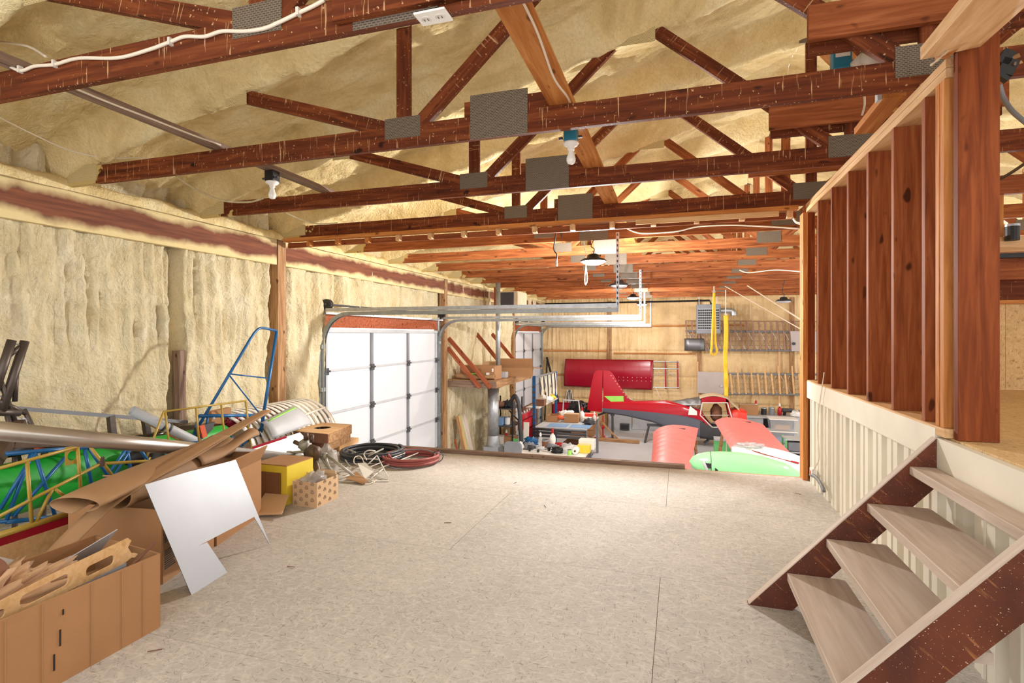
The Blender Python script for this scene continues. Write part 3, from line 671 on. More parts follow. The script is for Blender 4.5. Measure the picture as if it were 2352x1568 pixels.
# ---- kraft paper roll and band
def roll(p0, p1, r0, r1, a0, a1, sq, n=26, m_=16):
    p0, p1 = V(p0), V(p1); d = p1-p0; x, y, z = ortho(d, V((0, 0, 1)))
    def f(u, v):
        r = (r0+(r1-r0)*v)*(1-.25*u); a = R(a0+(a1-a0)*u); return p0+d*v+y*(r*math.cos(a))+z*(r*sq*math.sin(a))+V((0, 0, .015*math.sin(v*6+u*3)))
    return MB().grid(f, n, m_)
roll((-2.72, 1.80, 2.385), (-3.02, 3.35, 2.60), .15, .05, -80, 250, .24).build('kraft_paper_roll', 'kraft', smooth=True, solid=.002, label='long loose roll of brown kraft paper lying across the cardboard boxes', cat='paper roll')
roll((-2.72, 2.00, 2.36), (-2.98, 2.95, 2.42), .075, .07, 0, 340, .95).build('cardboard_tube', 'kraft', smooth=True, solid=.005, label='wide cardboard tube end beside the aluminium sheet top corner', cat='tube')
roll((-2.86, 2.55, 2.40), (-2.96, 3.15, 2.47), .09, .07, -40, 190, .6).build('kraft_paper_roll', 'kraft', smooth=True, solid=.002, label='short curled kraft paper piece resting inside the plain box', cat='paper roll')
def band(u, v):
    q = spline([(-2.78, 2.75, 2.55), (-2.66, 2.25, 2.46), (-2.66, 1.95, 2.36), (-2.70, 1.72, 2.16), (-2.72, 1.66, 1.98)], 8); i = min(int(u*(len(q)-1)), len(q)-2); f_ = u*(len(q)-1)-i
    p = q[i].lerp(q[i+1], f_); return p+V((-.10*v, -.03*v, .0))
MB().grid(band, 30, 4).build('kraft_paper_band', 'kraft', smooth=True, solid=.003, label='kraft paper strip hanging down in front of the printed box', cat='paper')
# ---- yellow lined box, printed box
YB1 = carton('cardboard_box', [(-3.14, 3.36), (-2.84, 3.36), (-2.84, 3.66), (-3.14, 3.66)], LF, .29, 'yellow', 'yellow cardboard box opened towards the stairs', lid='cardboard')
MB().box(-3.13, -2.885, 3.345, 3.352, LF+.01, LF+.24).build('inner_flap', 'cardboard_dark', YB1)
s = MB(); s.hexa([V(p) for p in ((-3.02, 3.34, LF+.075), (-2.80, 3.34, LF+.08), (-2.66, 3.10, LF+.03), (-2.90, 3.06, LF+.01), (-3.02, 3.34, LF+.081), (-2.80, 3.34, LF+.086), (-2.66, 3.10, LF+.036), (-2.90, 3.06, LF+.016))]); s.build('front_flap', 'cardboard_pale', YB1)
PB = carton('cardboard_box', [(-2.79, 3.37), (-2.58, 3.37), (-2.58, 3.63), (-2.79, 3.63)], LF, .185, 'cardboard_pale', 'small open cardboard box printed with black rounded emblems', flaps=((2, 70, .03),))
def emblem(c, ex, sz):      # rounded triangle with a small stroke inside
    ez = V((0, 0, 1)); pts = []
    for i in range(12):
        t = 2*math.pi*i/12; r = sz*(1+.16*math.cos(3*(t-math.pi/2))); pts.append(V(c)+ex*(r*math.cos(t))+ez*(r*math.sin(t)))
    s = MB().tube(pts, .0014, 4, closed=True); s.tube([V(c)+ex*(-.3*sz)+ez*(-.4*sz), V(c)+ez*(.35*sz), V(c)+ex*(.3*sz)+ez*(-.3*sz)], .0014, 4); s.build('emblem', 'black', PB)
for i in range(4):
    for j in range(3):
        if j*.06+(i % 2)*.03 < .165: emblem((-2.765+.05*i, 3.3655, LF+.03+j*.06+(i % 2)*.03-.005), V((1, 0, 0)), .013); emblem((-2.5755, 3.40+.062*i, LF+.03+j*.06+(i % 2)*.03-.005), V((0, 1, 0)), .013)
blob((-2.69, 3.50, LF+.16), (.08, .11, .07), .5, 4, 24, 14, 9).build('plastic_bag', 'bag_plastic', smooth=True, label='crumpled clear plastic bag in the small printed box', cat='bag')
# ---- exhaust casting and engine mount
em = thing('engine_mount', (-3.10, 3.95, LF), 'welded steel engine mount frame with a brown exhaust pipe and casting', 'engine mount')
Q = lambda x, y, d=3.95: U(x, y, Y=d)
tubes(em, 'mount_steel', [(Q(645, 1060), Q(662, 1040)), (Q(662, 1040), Q(675, 1110)), (Q(662, 1040), Q(680, 1056)), (Q(680, 1056), Q(672, 1110)), (Q(680, 1052), Q(712, 1045)), (Q(700, 1037), Q(662, 1040)), (Q(705, 1056), Q(690, 1100)), (Q(745, 1044), Q(758, 1080)), (Q(735, 1046), Q(760, 1080)), (Q(750, 1044), Q(812, 1092)), (Q(712, 1048), Q(745, 1044)), (Q(690, 1100), Q(660, 1112)), (Q(672, 1110, 3.8), Q(760, 1112, 3.8)), (Q(712, 1060, 4.1), Q(695, 1106, 4.1)), (Q(740, 1050, 4.15), Q(775, 1098, 4.15))], .013)
for x, y in ((664, 1040), (746, 1044), (682, 1054)): MB().tube([Q(x, y-4), Q(x, y+8)], .022, 12).build('bush', 'mount_steel', em, smooth=True)
MB().tube(spline([Q(722, 1062, 3.9), Q(727, 1036, 3.87), Q(715, 1028, 3.92)], 6)[::-1]+spline([Q(724, 1062, 3.87), Q(730, 1084, 3.84), Q(730, 1104, 3.82)], 5), .029, 14).build('exhaust_pipe', 'rust', em, smooth=True)
MB().tube([Q(708, 1040, 3.93), Q(728, 1036, 3.88)], [.046, .044], 20).build('flange', 'rust', em, smooth=True)
blob(Q(700, 1022, 3.98), (.055, .05, .055), .25, 3, 18, 12, 5, False).build('casting', 'mount_steel', em, smooth=True)
for a, b_, r in (((703, 1010), (703, 994), .022), ((716, 1016), (716, 998), .02), ((688, 1020), (676, 1014), .018)): MB().tube([Q(*a, 3.97), Q(*b_, 3.97)], r, 12).build('pipe_stub', 'rust', em, smooth=True)
blob(Q(752, 1066, 4.15), (.10, .08, .17), .3, 3, 24, 16, 12).build('plastic_bag', 'bag_plastic', smooth=True, label='grey translucent plastic bag behind the engine mount', cat='bag')
# ---- coiled hoses
def coil(cx, cy, r, turns, hr, mat, label, seed, sx=1.0, ties=0):
    o = thing('coiled_hose', (cx, cy, LF), label, 'hose'); rnd = random.Random(seed); pts = []
    n = 26
    for i in range(int(turns*n)+1):
        t = i/n; k = t % 1; a = 2*math.pi*k+seed; lay = int(t) % 3; rr = r*(.74+.26*(((int(t)*7) % 5)*(1-k)+((int(t+1)*7) % 5)*k)/4)+.012*fbm(t*1.3, seed, 0)
        pts.append(V((cx+rr*sx*math.cos(a), cy+rr*math.sin(a), LF+hr+.0085*t+.014*abs(fbm(t*1.3, 2, seed)))))
    MB().tube(pts, hr, 8).build('hose', mat, o, smooth=True)
    for a in range(ties):
        t = .4+2.4*a; c = V((cx+r*.88*sx*math.cos(t), cy+r*.88*math.sin(t), LF+.055)); dr = V((math.cos(t), math.sin(t), 0))
        MB().tube([c+dr*(.055*math.cos(q))+V((0, 0, .055*math.sin(q))) for q in [2*math.pi*i/14 for i in range(14)]], .004, 6, closed=True).build('tie', 'black', o)
    return o
coil(-3.08, 4.92, .33, 9, .014, 'hose_black', 'thick coil of black hose by the deck edge', 1, 1.05)
coil(-2.58, 4.86, .29, 8, .013, 'hose_red', 'coil of faded red air hose tied with a strap', 4, 1.0, 2)
MB().tube(spline([(-2.82, 4.9, LF+.09), (-2.55, 5.02, LF+.10), (-2.35, 4.95, LF+.09), (-2.25, 4.98, LF+.07)], 6), .006, 6).build('metal_rod', 'mid_grey', smooth=True, label='thin grey rod lying across the red hose', cat='rod')
# ---- wire frame with a white plate
wf = thing('wire_rack', (-2.75, 4.2, LF), 'white wire frame with a paper tag and looped cable', 'wire frame'); Q2 = lambda x, y, z=.02: U(x, y, Z=LF+z)
tubes(wf, 'offwhite', [(Q2(866, 1046, .12), Q2(845, 1066, .06)), (Q2(866, 1046, .12), Q2(893, 1099, .01)), (Q2(893, 1101, .01), Q2(850, 1092, .01)), (Q2(970, 1036, .05), Q2(860, 1080, .03)), (Q2(930, 1040, .06), Q2(815, 1086, .03)), (Q2(850, 1100, .01), Q2(880, 1076, .03)), (Q2(815, 1086, .02), Q2(770, 1102, .01)), (Q2(893, 1104, .008), Q2(770, 1106, .01))], .006, 'wire')
s = MB(); s.hexa([Q2(821, 1063, .09), Q2(840, 1062, .10), Q2(858, 1083, .05), Q2(838, 1100, .012), Q2(821, 1063, .094), Q2(840, 1062, .104), Q2(858, 1083, .054), Q2(838, 1100, .016)]); s.build('tag', 'white', wf)
MB().tube(spline([Q2(838, 1066, .08), Q2(828, 1048, .1), Q2(815, 1050, .1), Q2(813, 1062, .06), Q2(822, 1068, .05)], 6), .005, 6).build('cable', 'wire_white', wf, smooth=True)
MB().tube(spline([Q2(838, 1102, .01), Q2(850, 1098, .02), Q2(864, 1102, .01), Q2(850, 1110, .01), Q2(832, 1108, .01), Q2(845, 1100, .02), Q2(860, 1108, .01)], 6), .004, 6).build('cable', 'wire_white', wf, smooth=True)
MB().tube(spline([Q2(850, 1040, .12), Q2(862, 1036, .16), Q2(846, 1034, .18), Q2(836, 1042, .14), Q2(842, 1056, .1)], 6), .006, 6).build('cable', 'offwhite', wf, smooth=True)
mm = thing('steel_linkage', (-3.1, 4.5, LF), 'tangle of grey steel rods and brackets on the deck beside the black hose', 'metal parts')
for i in range(9):
    a = V((-3.25+.07*(i % 4)+.02*i, 4.15+.06*i, LF+.02+.012*i)); an = 1.1*i
    MB().tube([a, a+V((.22*math.cos(an), .22*math.sin(an), .03*math.sin(i*2)))], .008, 6).build('rod', 'mount_steel', mm, smooth=True)
s = MB(); s.hexa([Q2(x, y, z) for x, y, z in ((794, 1098, .03), (818, 1082, .05), (846, 1104, .02), (834, 1112, .005), (794, 1098, .034), (818, 1082, .054), (846, 1104, .024), (834, 1112, .009))]); s.build('bracket_plate', 'board_wood', mm)
# ---- stacked wooden crates with a hole in the lid
def crate(zt, h, px4, label, hole=False):
    c4 = [U(x, y, Z=zt) for x, y in px4]; o = thing('wooden_crate', (sum(p.x for p in c4)/4, sum(p.y for p in c4)/4, zt-h), label, 'crate', 'flat wooden crates')
    for i in range(4):
        a, b_ = c4[i], c4[(i+1) % 4]; MB().bar(a-V((0, 0, h/2)), b_-V((0, 0, h/2)), .012, h).build('side', 'board_wood' if i != 0 else 'brown_rag', o)
    ct = sum(c4, V())/4; ol = [(p.x-ct.x, p.y-ct.y) for p in c4]
    hs = [[(-.02+.10*(1+.1*fbm(k, 1, 1))*math.cos(2*math.pi*k/18), .0+.09*(1+.25*fbm(k*.9, 2, 2))*math.sin(2*math.pi*k/18)) for k in range(18)]] if hole else []
    holed(ol, hs, Matrix.Translation(ct-V((0, 0, .004))), .008).build('lid', 'pale_wood', o)
    MB().prism(ol, Matrix.Translation(ct-V((0, 0, h))), .006).build('base', 'board_wood', o)
quad = ((676, 990), (753, 997), (807, 975), (735, 970))
crate(2.16, .10, quad, 'flat wooden crate with a ragged round hole in its lid', True)
crate(2.058, .085, ((680, 1006), (752, 1018), (804, 996), (735, 985)), 'plain flat wooden crate under the crate with the hole')
beam('wood_board', U(770, 1030, Z=LF+.03), U(815, 1010, Z=LF+.03), .10, .06, 'pale_wood', label='short pale board on the deck under the wooden crates', cat='board')
beam('wood_board', U(700, 1040, Z=LF+.03), U(760, 1030, Z=LF+.03), .16, .06, 'board_wood', label='brown board on the deck under the wooden crates', cat='board')
# ---- white panel with a red edge, grey sheet with a lime stripe
wa, wb_, wc = V((-3.8, 3.95, 2.12)), V((-3.7, 4.8, 2.30)), U(668, 1068, Z=LF+.008)
pw = [UP(x, y, wa, wb_, wc) for x, y in ((568, 1032), (688, 993), (722, 1028), (668, 1068))]
s = MB(); n_ = (pw[1]-pw[0]).cross(pw[2]-pw[0]).normalized()*.006; s.hexa([p-n_ for p in pw]+[p+n_ for p in pw])
wpnl = s.build('fairing_sheet', 'white', label='white panel with a dark red edge lying behind the engine mount', cat='panel')
s = MB().bar(pw[0].lerp(pw[1], .0), pw[0].lerp(pw[1], .72), .02, .022); s.build('red_edge', 'red_dark', wpnl)
ga, gb, gc = V((-4.05, 4.7, 2.40)), V((-4.0, 5.2, 2.42)), V((-3.72, 4.8, 2.0))
pg = [UP(x, y, ga, gb, gc) for x, y in ((600, 970), (672, 932), (716, 973), (626, 1008))]
def gs(u, v): return pg[0].lerp(pg[1], u).lerp(pg[3].lerp(pg[2], u), v)+V((.02*math.sin(v*math.pi), 0, .025*math.sin(v*math.pi)))
gsh = MB().grid(gs, 6, 10).build('skin_sheet', 'light_grey', smooth=True, solid=.004, label='curved grey aircraft skin with a lime green stripe', cat='panel')
MB().grid(lambda u, v: gs(.14+.84*u, .10+.09*v)+V((.004, -.002, .006)), 6, 2).build('lime_stripe', 'primer_green', gsh, smooth=True, solid=.001)
# ---- curved ribbed skin: white slats around a barrel
rs = thing('ribbed_skin', (-4.35, 4.85, LF), 'curved white ribbed wing skin with olive gaps leaning by the wall', 'aircraft part')
for i in range(16):
    y0 = 4.15+.085*i
    MB().grid(lambda u, v: V((-4.40+.42*math.cos(R(115-105*v)), y0+.048*u+.10*v, 1.99+.43*math.sin(R(115-105*v)))), 1, 12).build('slat', 'white', rs, smooth=True, solid=.006)
    MB().grid(lambda u, v: V((-4.40+.405*math.cos(R(115-105*v)), y0+.044+.042*u+.10*v, 1.99+.415*math.sin(R(115-105*v)))), 1, 8).build('gap_strip', 'tan_cloth', rs, smooth=True, solid=.004)
beam('end_rail', U(700, 952, X=-3.98), U(746, 935, X=-4.1), .02, .02, 'offwhite', rs)
for i in range(10): MB().box(-3.965-.004, -3.96, 5.33+.011*i, 5.338+.011*i, 2.18-.02*i, 2.188-.02*i).build('rivet', 'dark_grey', rs)
# ---- blue steel fuselage frame with tail fin
bf = thing('tube_fuselage', (-4.0, 3.4, LF), 'blue welded tube fuselage frame with a tall tail fin', 'aircraft frame'); K = lambda x, y, X=-4.05: U(x, y, X=X)
finpts = [K(595, 1018), K(634, 757)]; tubes(bf, 'blue_tube', [(K(595, 1018), K(635, 762))], .016)
MB().tube([K(636, 760)]+spline([K(620, 756), K(600, 753), K(588, 760), K(575, 778)], 5)+[K(452, 985)], .013, 8).build('fin_outline', 'blue_tube', bf, smooth=True)
tubes(bf, 'blue_tube', [(K(524, 858), K(612, 868)), (K(524, 858), K(606, 962))], .007)
tubes(bf, 'blue_tube', [(K(458, 955), K(605, 953))], .016); tubes(bf, 'blue_tube', [(K(455, 958), K(445, 1000)), (K(477, 955), K(474, 985)), (K(575, 955), K(572, 980))], .010)
Kn, Kf = (lambda x, y: U(x, y, X=-3.72)), (lambda x, y: U(x, y, X=-4.28))
tubes(bf, 'blue_tube', [(Kn(14, 1042), Kn(205, 1026)), (Kn(205, 1026), Kn(420, 1020)), (Kf(40, 1020), Kf(430, 1016)), (K(400, 1020), K(595, 1010)), (Kn(420, 1020), K(598, 1000)), (K(598, 985), K(556, 1022))], .013)
tubes(bf, 'blue_tube', [(Kn(80, 1038), Kn(0, 1170)), (Kn(72, 1040), Kn(15, 1195)), (Kn(80, 1040), Kn(126, 1182)), (Kn(150, 1050), Kn(30, 1186)), (Kn(195, 1032), Kn(210, 1110)), (Kn(205, 1030), Kn(252, 1098)), (Kn(290, 1030), Kn(238, 1104)), (Kn(300, 1030), Kn(250, 1110)), (Kn(292, 1028), Kn(300, 1082)), (Kn(318, 1026), Kn(345, 1066)), (Kn(400, 1024), Kn(370, 1060)), (Kn(14, 1200), Kn(80, 1192)), (Kn(0, 1198), Kn(130, 1186))], .011)
tubes(bf, 'blue_tube', [(K(548, 1018), K(575, 1000)), (K(548, 1018), K(530, 1000)), (K(548, 1018), K(500, 1022)), (K(548, 1018), K(560, 1030)), (K(548, 1018), K(538, 1032))], .006)
for x, y in ((210, 1036), (490, 957), (530, 957)): MB().tube([K(x, y-3), K(x, y+5)], .012, 8).build('lug', 'light_grey', bf)
# ---- yellow welded frames
yf = thing('aileron_assembly', (-3.32, 2.3, LF), 'yellow welded tube frame with a red edged plywood skin', 'aircraft frame'); J = lambda x, y, X=-3.32: U(x, y, X=X)
tubes(yf, 'yellow_tube', [(J(-40, 1241), J(160, 1178))], .017)
tubes(yf, 'yellow_tube', [(J(-30, 1083), J(202, 1019)), (J(-30, 1200), J(232, 1064)), (J(232, 1064), J(420, 1055)), (J(202, 1019), J(262, 1097)), (J(62, 1059), J(73, 1203)), (J(178, 1028), J(185, 1122)), (J(120, 1124), J(82, 1200)), (J(126, 1122), J(146, 1138))], .0095)
holed([(0, 0), (.075, .0), (.075, .105), (0, .105)], [[(.0385+.026*math.cos(2*math.pi*k/16), .05+.028*math.sin(2*math.pi*k/16)) for k in range(16)]], Matrix(((0, 0, 1, -3.325), (1, 0, 0, J(150, 1050).y), (0, 1, 0, J(150, 1070).z), (0, 0, 0, 1))), .003).build('gusset', 'yellow_tube', yf)
MB().tube([J(233, 1050), J(234, 1070)], .016, 10).build('bush', 'rust', yf)
p0, p1 = J(-40, 1241), J(170, 1176)
MB().bar(p0-V((0, 0, .035)), p1-V((0, 0, .035)), .012, .045).build('red_edge', 'red_dark', yf)
s = MB(); s.hexa([V((-3.318, p0.y, LF+.002)), V((-3.318, p1.y, LF+.002)), V((-3.306, p1.y, LF+.002)), V((-3.306, p0.y, LF+.002)), V((-3.318, p0.y, p0.z-.055)), V((-3.318, p1.y, p1.z-.055)), V((-3.306, p1.y, p1.z-.055)), V((-3.306, p0.y, p0.z-.055))]); s.build('plywood_skin', 'rib_wood', yf)
yg = thing('rudder_assembly', (-3.75, 3.8, LF), 'slim yellow tube frame standing before the blue tail fin', 'aircraft frame'); G = lambda x, y, X=-3.72: U(x, y, X=X)
tubes(yg, 'yellow_tube', [(G(376, 945), G(565, 920)), (G(564, 920), G(577, 1030)), (G(450, 936), G(458, 1022)), (G(508, 928), G(518, 1026)), (G(379, 945), G(392, 1050)), (G(376, 945), G(328, 1072)), (G(328, 1072), G(345, 1050))], .008)
# ---- green covered wing along the wall
def gw(u, v):
    y = 1.3+2.75*u; taper = 1-.35*u*u; a = R(-75+240*v); return V((-4.14+.13*taper*math.cos(a), y, 2.19+.03*u+(.18*taper)*math.sin(a)+.012*fbm(y*2, v*4, 1)))
MB().grid(gw, 40, 22).build('green_wing', 'green_cloth', smooth=True, solid=.006, label='bright green fabric covered wing lying along the foam wall', cat='wing')
beam('wood_board', (-3.62, 1.4, LF+.03), (-3.95, 3.6, LF+.03), .14, .05, 'grey_wood', label='long weathered board on the deck under the blue frame', cat='board')
# ---- metal tubes and rails
a = V((-2.83, 1.56, 2.78)); b_ = V((-3.22, 3.72, 2.17)); d = (b_-a).normalized()
MB().pipe(a-d*.55, b_+d*.35, .042, .038, 22).build('aluminium_tube', 'tube_alu', smooth=True, label='long fat aluminium tube sloping across the loft clutter', cat='tube')
st = thing('strut_tube', (-3.85, 3.4, LF), 'grey strut tube with clamp rings sloping behind the yellow frame', 'tube')
MB().pipe(U(303, 942, X=-3.95), U(490, 1034, X=-3.78), .037, .031, 18).build('tube', 'light_grey', st, smooth=True)
MB().bar(U(312, 954, X=-3.95), U(470, 1040, X=-3.8), .03, .03).build('lower_rail', 'board_wood', st)
for t in (.36, .42, .78):
    p = U(303, 942, X=-3.95).lerp(U(490, 1034, X=-3.78), t); dd = U(490, 1034, X=-3.78)-U(303, 942, X=-3.95); dd.normalize(); MB().pipe(p-dd*.008, p+dd*.008, .043, .037, 18).build('clamp_ring', 'dark_grey', st)
rl = thing('steel_rail', (-4.5, 3.0, LF), 'thin steel rail on dark posts along the foam wall', 'rail')
MB().bar(U(-30, 932, X=-4.5), U(430, 969, X=-4.5), .02, .03).build('rail', 'mid_grey', rl)
for x0, y0, x1, y1 in ((254, 955, 266, 1062), (333, 962, 352, 1082)): MB().bar(U(x0, y0, X=-4.5), U(x1, y1, X=-4.5), .045, .045, (1, 0, 0)).build('post', 'steel_dark', rl)
sd = thing('steel_tube_stand', (-4.2, 2.3, LF), 'dark brown steel tube stand leaning at the foam wall', 'steel stand'); D = lambda x, y, X=-4.15: U(x, y, X=X)
tubes(sd, 'steel_dark', [(D(27, 781), D(-14, 905)), (D(57, 783), D(4, 945))], .026)
tubes(sd, 'steel_dark', [(D(-4, 860), D(34, 966)), (D(38, 845), D(34, 922)), (D(34, 965), D(-16, 1045)), (D(55, 940), D(110, 1050)), (D(0, 920), D(60, 950)), (D(44, 797), D(20, 818)), (D(14, 945), D(45, 1060)), (D(-30, 1010), D(100, 1010, -3.95))], .015)
tubes(sd, 'galv', [(D(32, 788), D(58, 797)), (D(28, 806), D(52, 816)), (D(-5, 908), D(8, 912))], .005, 'wire')
tubes(sd, 'steel_dark', [(D(-40, 945), D(45, 948))], .024); beam('brace', D(30, 1018, -3.9), D(190, 1012, -3.9), .04, .06, 'rust', sd)
beam('brace', D(-10, 1060, -3.8), D(50, 972, -4.0), .05, .06, 'rust', sd)
for x in (42, 58): MB().bar(D(x, 960), D(x-8, 975), .012, .035).build('lug', 'light_grey', sd)
MB().tube([D(34, 1045, -4.15), V((-4.15, D(34, 1045).y, LF+.004))], .016, 8).build('tube', 'steel_dark', sd); MB().tube([D(100, 1030, -4.15), V((-4.15, D(100, 1030).y, LF+.004))], .016, 8).build('tube', 'steel_dark', sd)
# ---- black cover with an orange band, further small things by the wall
bc = thing('black_cover', (-4.25, 3.5, LF), 'shiny black fabric cover bunched by the foam wall with an orange band', 'cover')
blob((-4.22, 3.45, 2.22), (.13, .62, .13), .5, 2.6, 40, 20, 21).build('fabric', 'black_gloss', bc, smooth=True)
s = MB(); q4 = [U(x, y, X=-4.02) for x, y in ((448, 982), (492, 968), (487, 985), (455, 1016))]; n_ = V((.01, 0, 0)); s.hexa([p-n_ for p in q4]+[p+n_ for p in q4]); s.build('end_panel', 'dark_grey', bc)
s = MB(); q4 = [U(x, y, X=-4.0) for x, y in ((457, 978), (468, 975), (475, 1002), (464, 1006))]; s.hexa([p-n_ for p in q4]+[p+n_ for p in q4]); s.build('orange_band', 'orange', bc)
blob((-4.15, 2.5, 2.45), (.10, .42, .05), .5, 3, 30, 14, 8).build('black_bag', 'black', smooth=True, label='dark soft bag lying on the green wing below the steel stand', cat='bag')
for i, (x, y) in enumerate(((70, 1003), (84, 1026))): MB().tube([D(x, y, -3.95), D(x+14, y+2, -3.95)], .022, 10).build('orange_handle', 'orange', smooth=True, label='orange grip lying on the dark bag by the steel stand', cat='handle', group='orange grips on the dark bag')
s4 = [U(x, y, X=-4.3) for x, y in ((482, 1015), (523, 1006), (526, 935), (480, 945))]; s = MB(); n_ = V((.03, 0, 0)); s.hexa([p-n_ for p in s4]+[p+n_ for p in s4])
s.build('cardboard_sheet', 'cardboard', label='flattened cardboard panel standing behind the yellow tail frame', cat='cardboard')
blob(U(542, 967, X=-4.25), (.06, .12, .06), .6, 4, 20, 12, 30).build('red_cloth', 'red_dark', smooth=True, label='dark red rag beside the cardboard panel', cat='rag')
blob(U(335, 1050, X=-3.9), (.09, .14, .10), .3, 3, 20, 12, 2).build('black_pouch', 'black', smooth=True, label='black pouch standing between the blue frame tubes', cat='bag')
# plastic film at the very left
MB().grid(lambda u, v: V((-2.95+.3*u, 1.45+.22*u+.06*math.sin(v*4), LF+.02+.36*v-.12*u*u)), 10, 10).build('plastic_film', 'bag_plastic', smooth=True, solid=.002, label='clear plastic film sheet standing beside the long cardboard box', cat='plastic')
# ================================================================ the shop below
def P(x, y, Y): return U(x, y, Y=Y)
def slab(pts, t, nrm):     # thin solid from a polygon in space
    n = V(nrm).normalized()*(t/2); m_ = len(pts); return MB().add([p-n for p in pts]+[p+n for p in pts], [tuple(range(m_-1, -1, -1)), tuple(range(m_, 2*m_))]+[(i, (i+1) % m_, m_+(i+1) % m_, m_+i) for i in range(m_)])
YF = 16.6
# ---- red and grey bush plane fuselage
fu = thing('airplane_fuselage', (P(1530, 950, YF).x, YF, 0), 'red and grey airplane fuselage without wings on stands', 'airplane')
def sect(rows, a, b_, mat, name, curve=.12):
    """rows: (px, ya, yb, half width at a, half width at b)"""
    s = MB()
    def f(u, v):
        i = min(int(u*(len(rows)-1)), len(rows)-2); t = u*(len(rows)-1)-i; r = [rows[i][k]*(1-t)+rows[i+1][k]*t for k in range(5)]
        q = v*2-1    # -1 near side low, +1 far side low
        w_ = abs(q); top = P(r[0], r[1], YF); lo = P(r[0], r[2], YF)
        hw = r[3]+(r[4]-r[3])*min(1, max(0, (w_-.45)/.55)); z = top.z if w_ < .45 else top.z+(lo.z-top.z)*((w_-.45)/.55)
        if w_ < .45: return V((top.x, YF+hw*q/.45, z-.02*(q/.45)**4))
        return V((top.x, YF+math.copysign(hw*(1+curve*math.sin(math.pi*(w_-.45)/.55)*.3), q), z))
    return s.grid(f, 40, 18).build(name, mat, fu, smooth=True)
sect([(1384, 922, 936, .04, .06), (1440, 921, 940, .10, .14), (1500, 920, 944, .18, .24), (1533, 919, 947, .22, .29), (1570, 926, 951, .30, .34), (1612, 940, 960, .36, .38)], 0, 0, 'red_gloss', 'upper_skin')
rb = [(1384, 945, 936, .03, .06), (1440, 953, 940, .08, .14), (1500, 966, 944, .16, .24), (1545, 982, 948, .24, .30), (1580, 993, 953, .30, .35), (1612, 999, 960, .34, .38)]
sect(rb, 0, 0, 'belly_grey', 'belly_skin')
sect([(1607, 1000, 962, .34, .38), (1640, 1003, 978, .36, .40), (1670, 1003, 982, .36, .40), (1700, 1000, 966, .34, .38)], 0, 0, 'dark_grey', 'cabin_belly')
sect([(1678, 938, 972, .30, .38), (1692, 936, 970, .32, .38), (1712, 941, 966, .34, .37)], 0, 0, 'red_orange', 'nose_cowl')
MB().add([P(1712, 941, YF-.34), P(1712, 941, YF+.34), P(1712, 990, YF+.34), P(1712, 990, YF-.34)], [(0, 1, 2, 3)]).build('firewall', 'red_orange', fu, solid=.01)
def flatp(px, dy, mat, name, t=.07, yy=YF):
    pts = [P(x, y, YF) for x, y in px]; s = slab([V((p.x, yy+dy, p.z)) for p in pts], t, (0, 1, 0)); return s.build(name, mat, fu)
flatp([(1384, 850), (1372, 850), (1364, 857), (1358, 885), (1351, 925), (1349, 938), (1355, 943), (1383, 946)], 0, 'red_gloss', 'rudder', .05)
fin = flatp([(1386, 850), (1398, 851), (1405, 856), (1414, 870), (1438, 908), (1446, 917), (1456, 921), (1386, 936)], 0, 'red_gloss', 'fin', .06)
s = slab([V((P(x, y, YF).x, YF-.034, P(x, y, YF).z)) for x, y in ((1388, 909), (1432, 909), (1433, 924), (1416, 925), (1404, 922), (1396, 916))], .006, (0, 1, 0)); s.build('bare_patch', 'primer_green', fin)
for t in range(9):
    p = P(1404+4.6*t, 862+6.4*t, YF); MB().sphere((p.x, YF-.03, p.z), .012, 8, 6).build('rivet', 'offwhite', fin)
# cabin: red roof, door frame, film over the rear deck, papered windscreen
roof = MB().grid(lambda u, v: V((P(1606+66*u, 905, YF).x, YF-.36+.72*v, P(1606, 912-7*math.sin(math.pi*u)-3*math.sin(math.pi*v), YF).z)), 12, 8).build('cabin_roof', 'tan_cloth', fu, smooth=True, solid=.02)
for sgn in (-1, 1):
    yy = YF+sgn*.37
    slab([V((P(x, y, YF).x, yy, P(x, y, YF).z)) for x, y in ((1610, 912), (1625, 908), (1650, 908), (1664, 911), (1673, 919), (1610, 921))], .03, (0, 1, 0)).build('roof_rail', 'red_gloss', fu)
    slab([V((P(x, y, YF).x, yy, P(x, y, YF).z)) for x, y in ((1664, 911), (1671, 915), (1684, 972), (1677, 972))], .03, (0, 1, 0)).build('door_post', 'red_gloss', fu)
    fr = [(1612, 921), (1668, 921), (1679, 958), (1676, 976), (1634, 976), (1607, 949)]
    for a, b_ in zip(fr, fr[1:]+fr[:1]): MB().tube([V((P(*a, YF).x, yy-.012*sgn*-1, P(*a, YF).z)), V((P(*b_, YF).x, yy-.012*sgn*-1, P(*b_, YF).z))], .018, 6).build('door_frame', 'offwhite', fu)
    MB().tube([V((P(1607, 949, YF).x, yy, P(1607, 949, YF).z)), V((P(1678, 949, YF).x, yy, P(1678, 949, YF).z))], .008, 6).build('door_bar', 'offwhite', fu)
    slab([V((P(x, y, YF).x, yy*1.0-.0*sgn, P(x, y, YF).z)) for x, y in ((1584, 928), (1600, 940), (1600, 949), (1580, 948))], .035, (0, 1, 0)).build('primer_patch', 'white', fu)
    slab([V((P(x, y, YF).x, yy, P(x, y, YF).z)) for x, y in ((1588, 931), (1612, 948), (1632, 976), (1640, 985), (1612, 962), (1580, 951))], .03, (0, 1, 0)).build('side_panel', 'red_gloss', fu)
MB().grid(lambda u, v: V((P(1531+80*u, 900, YF).x, YF-(.22+.14*u)+(.44+.28*u)*v, P(1531, (923-16*u)+(7+10*u)*(abs(v-.5)*2)**2, YF).z+.015*fbm(u*8, v*8, 2))), 24, 16).build('rear_window', 'alu', fu, smooth=True, solid=.006)
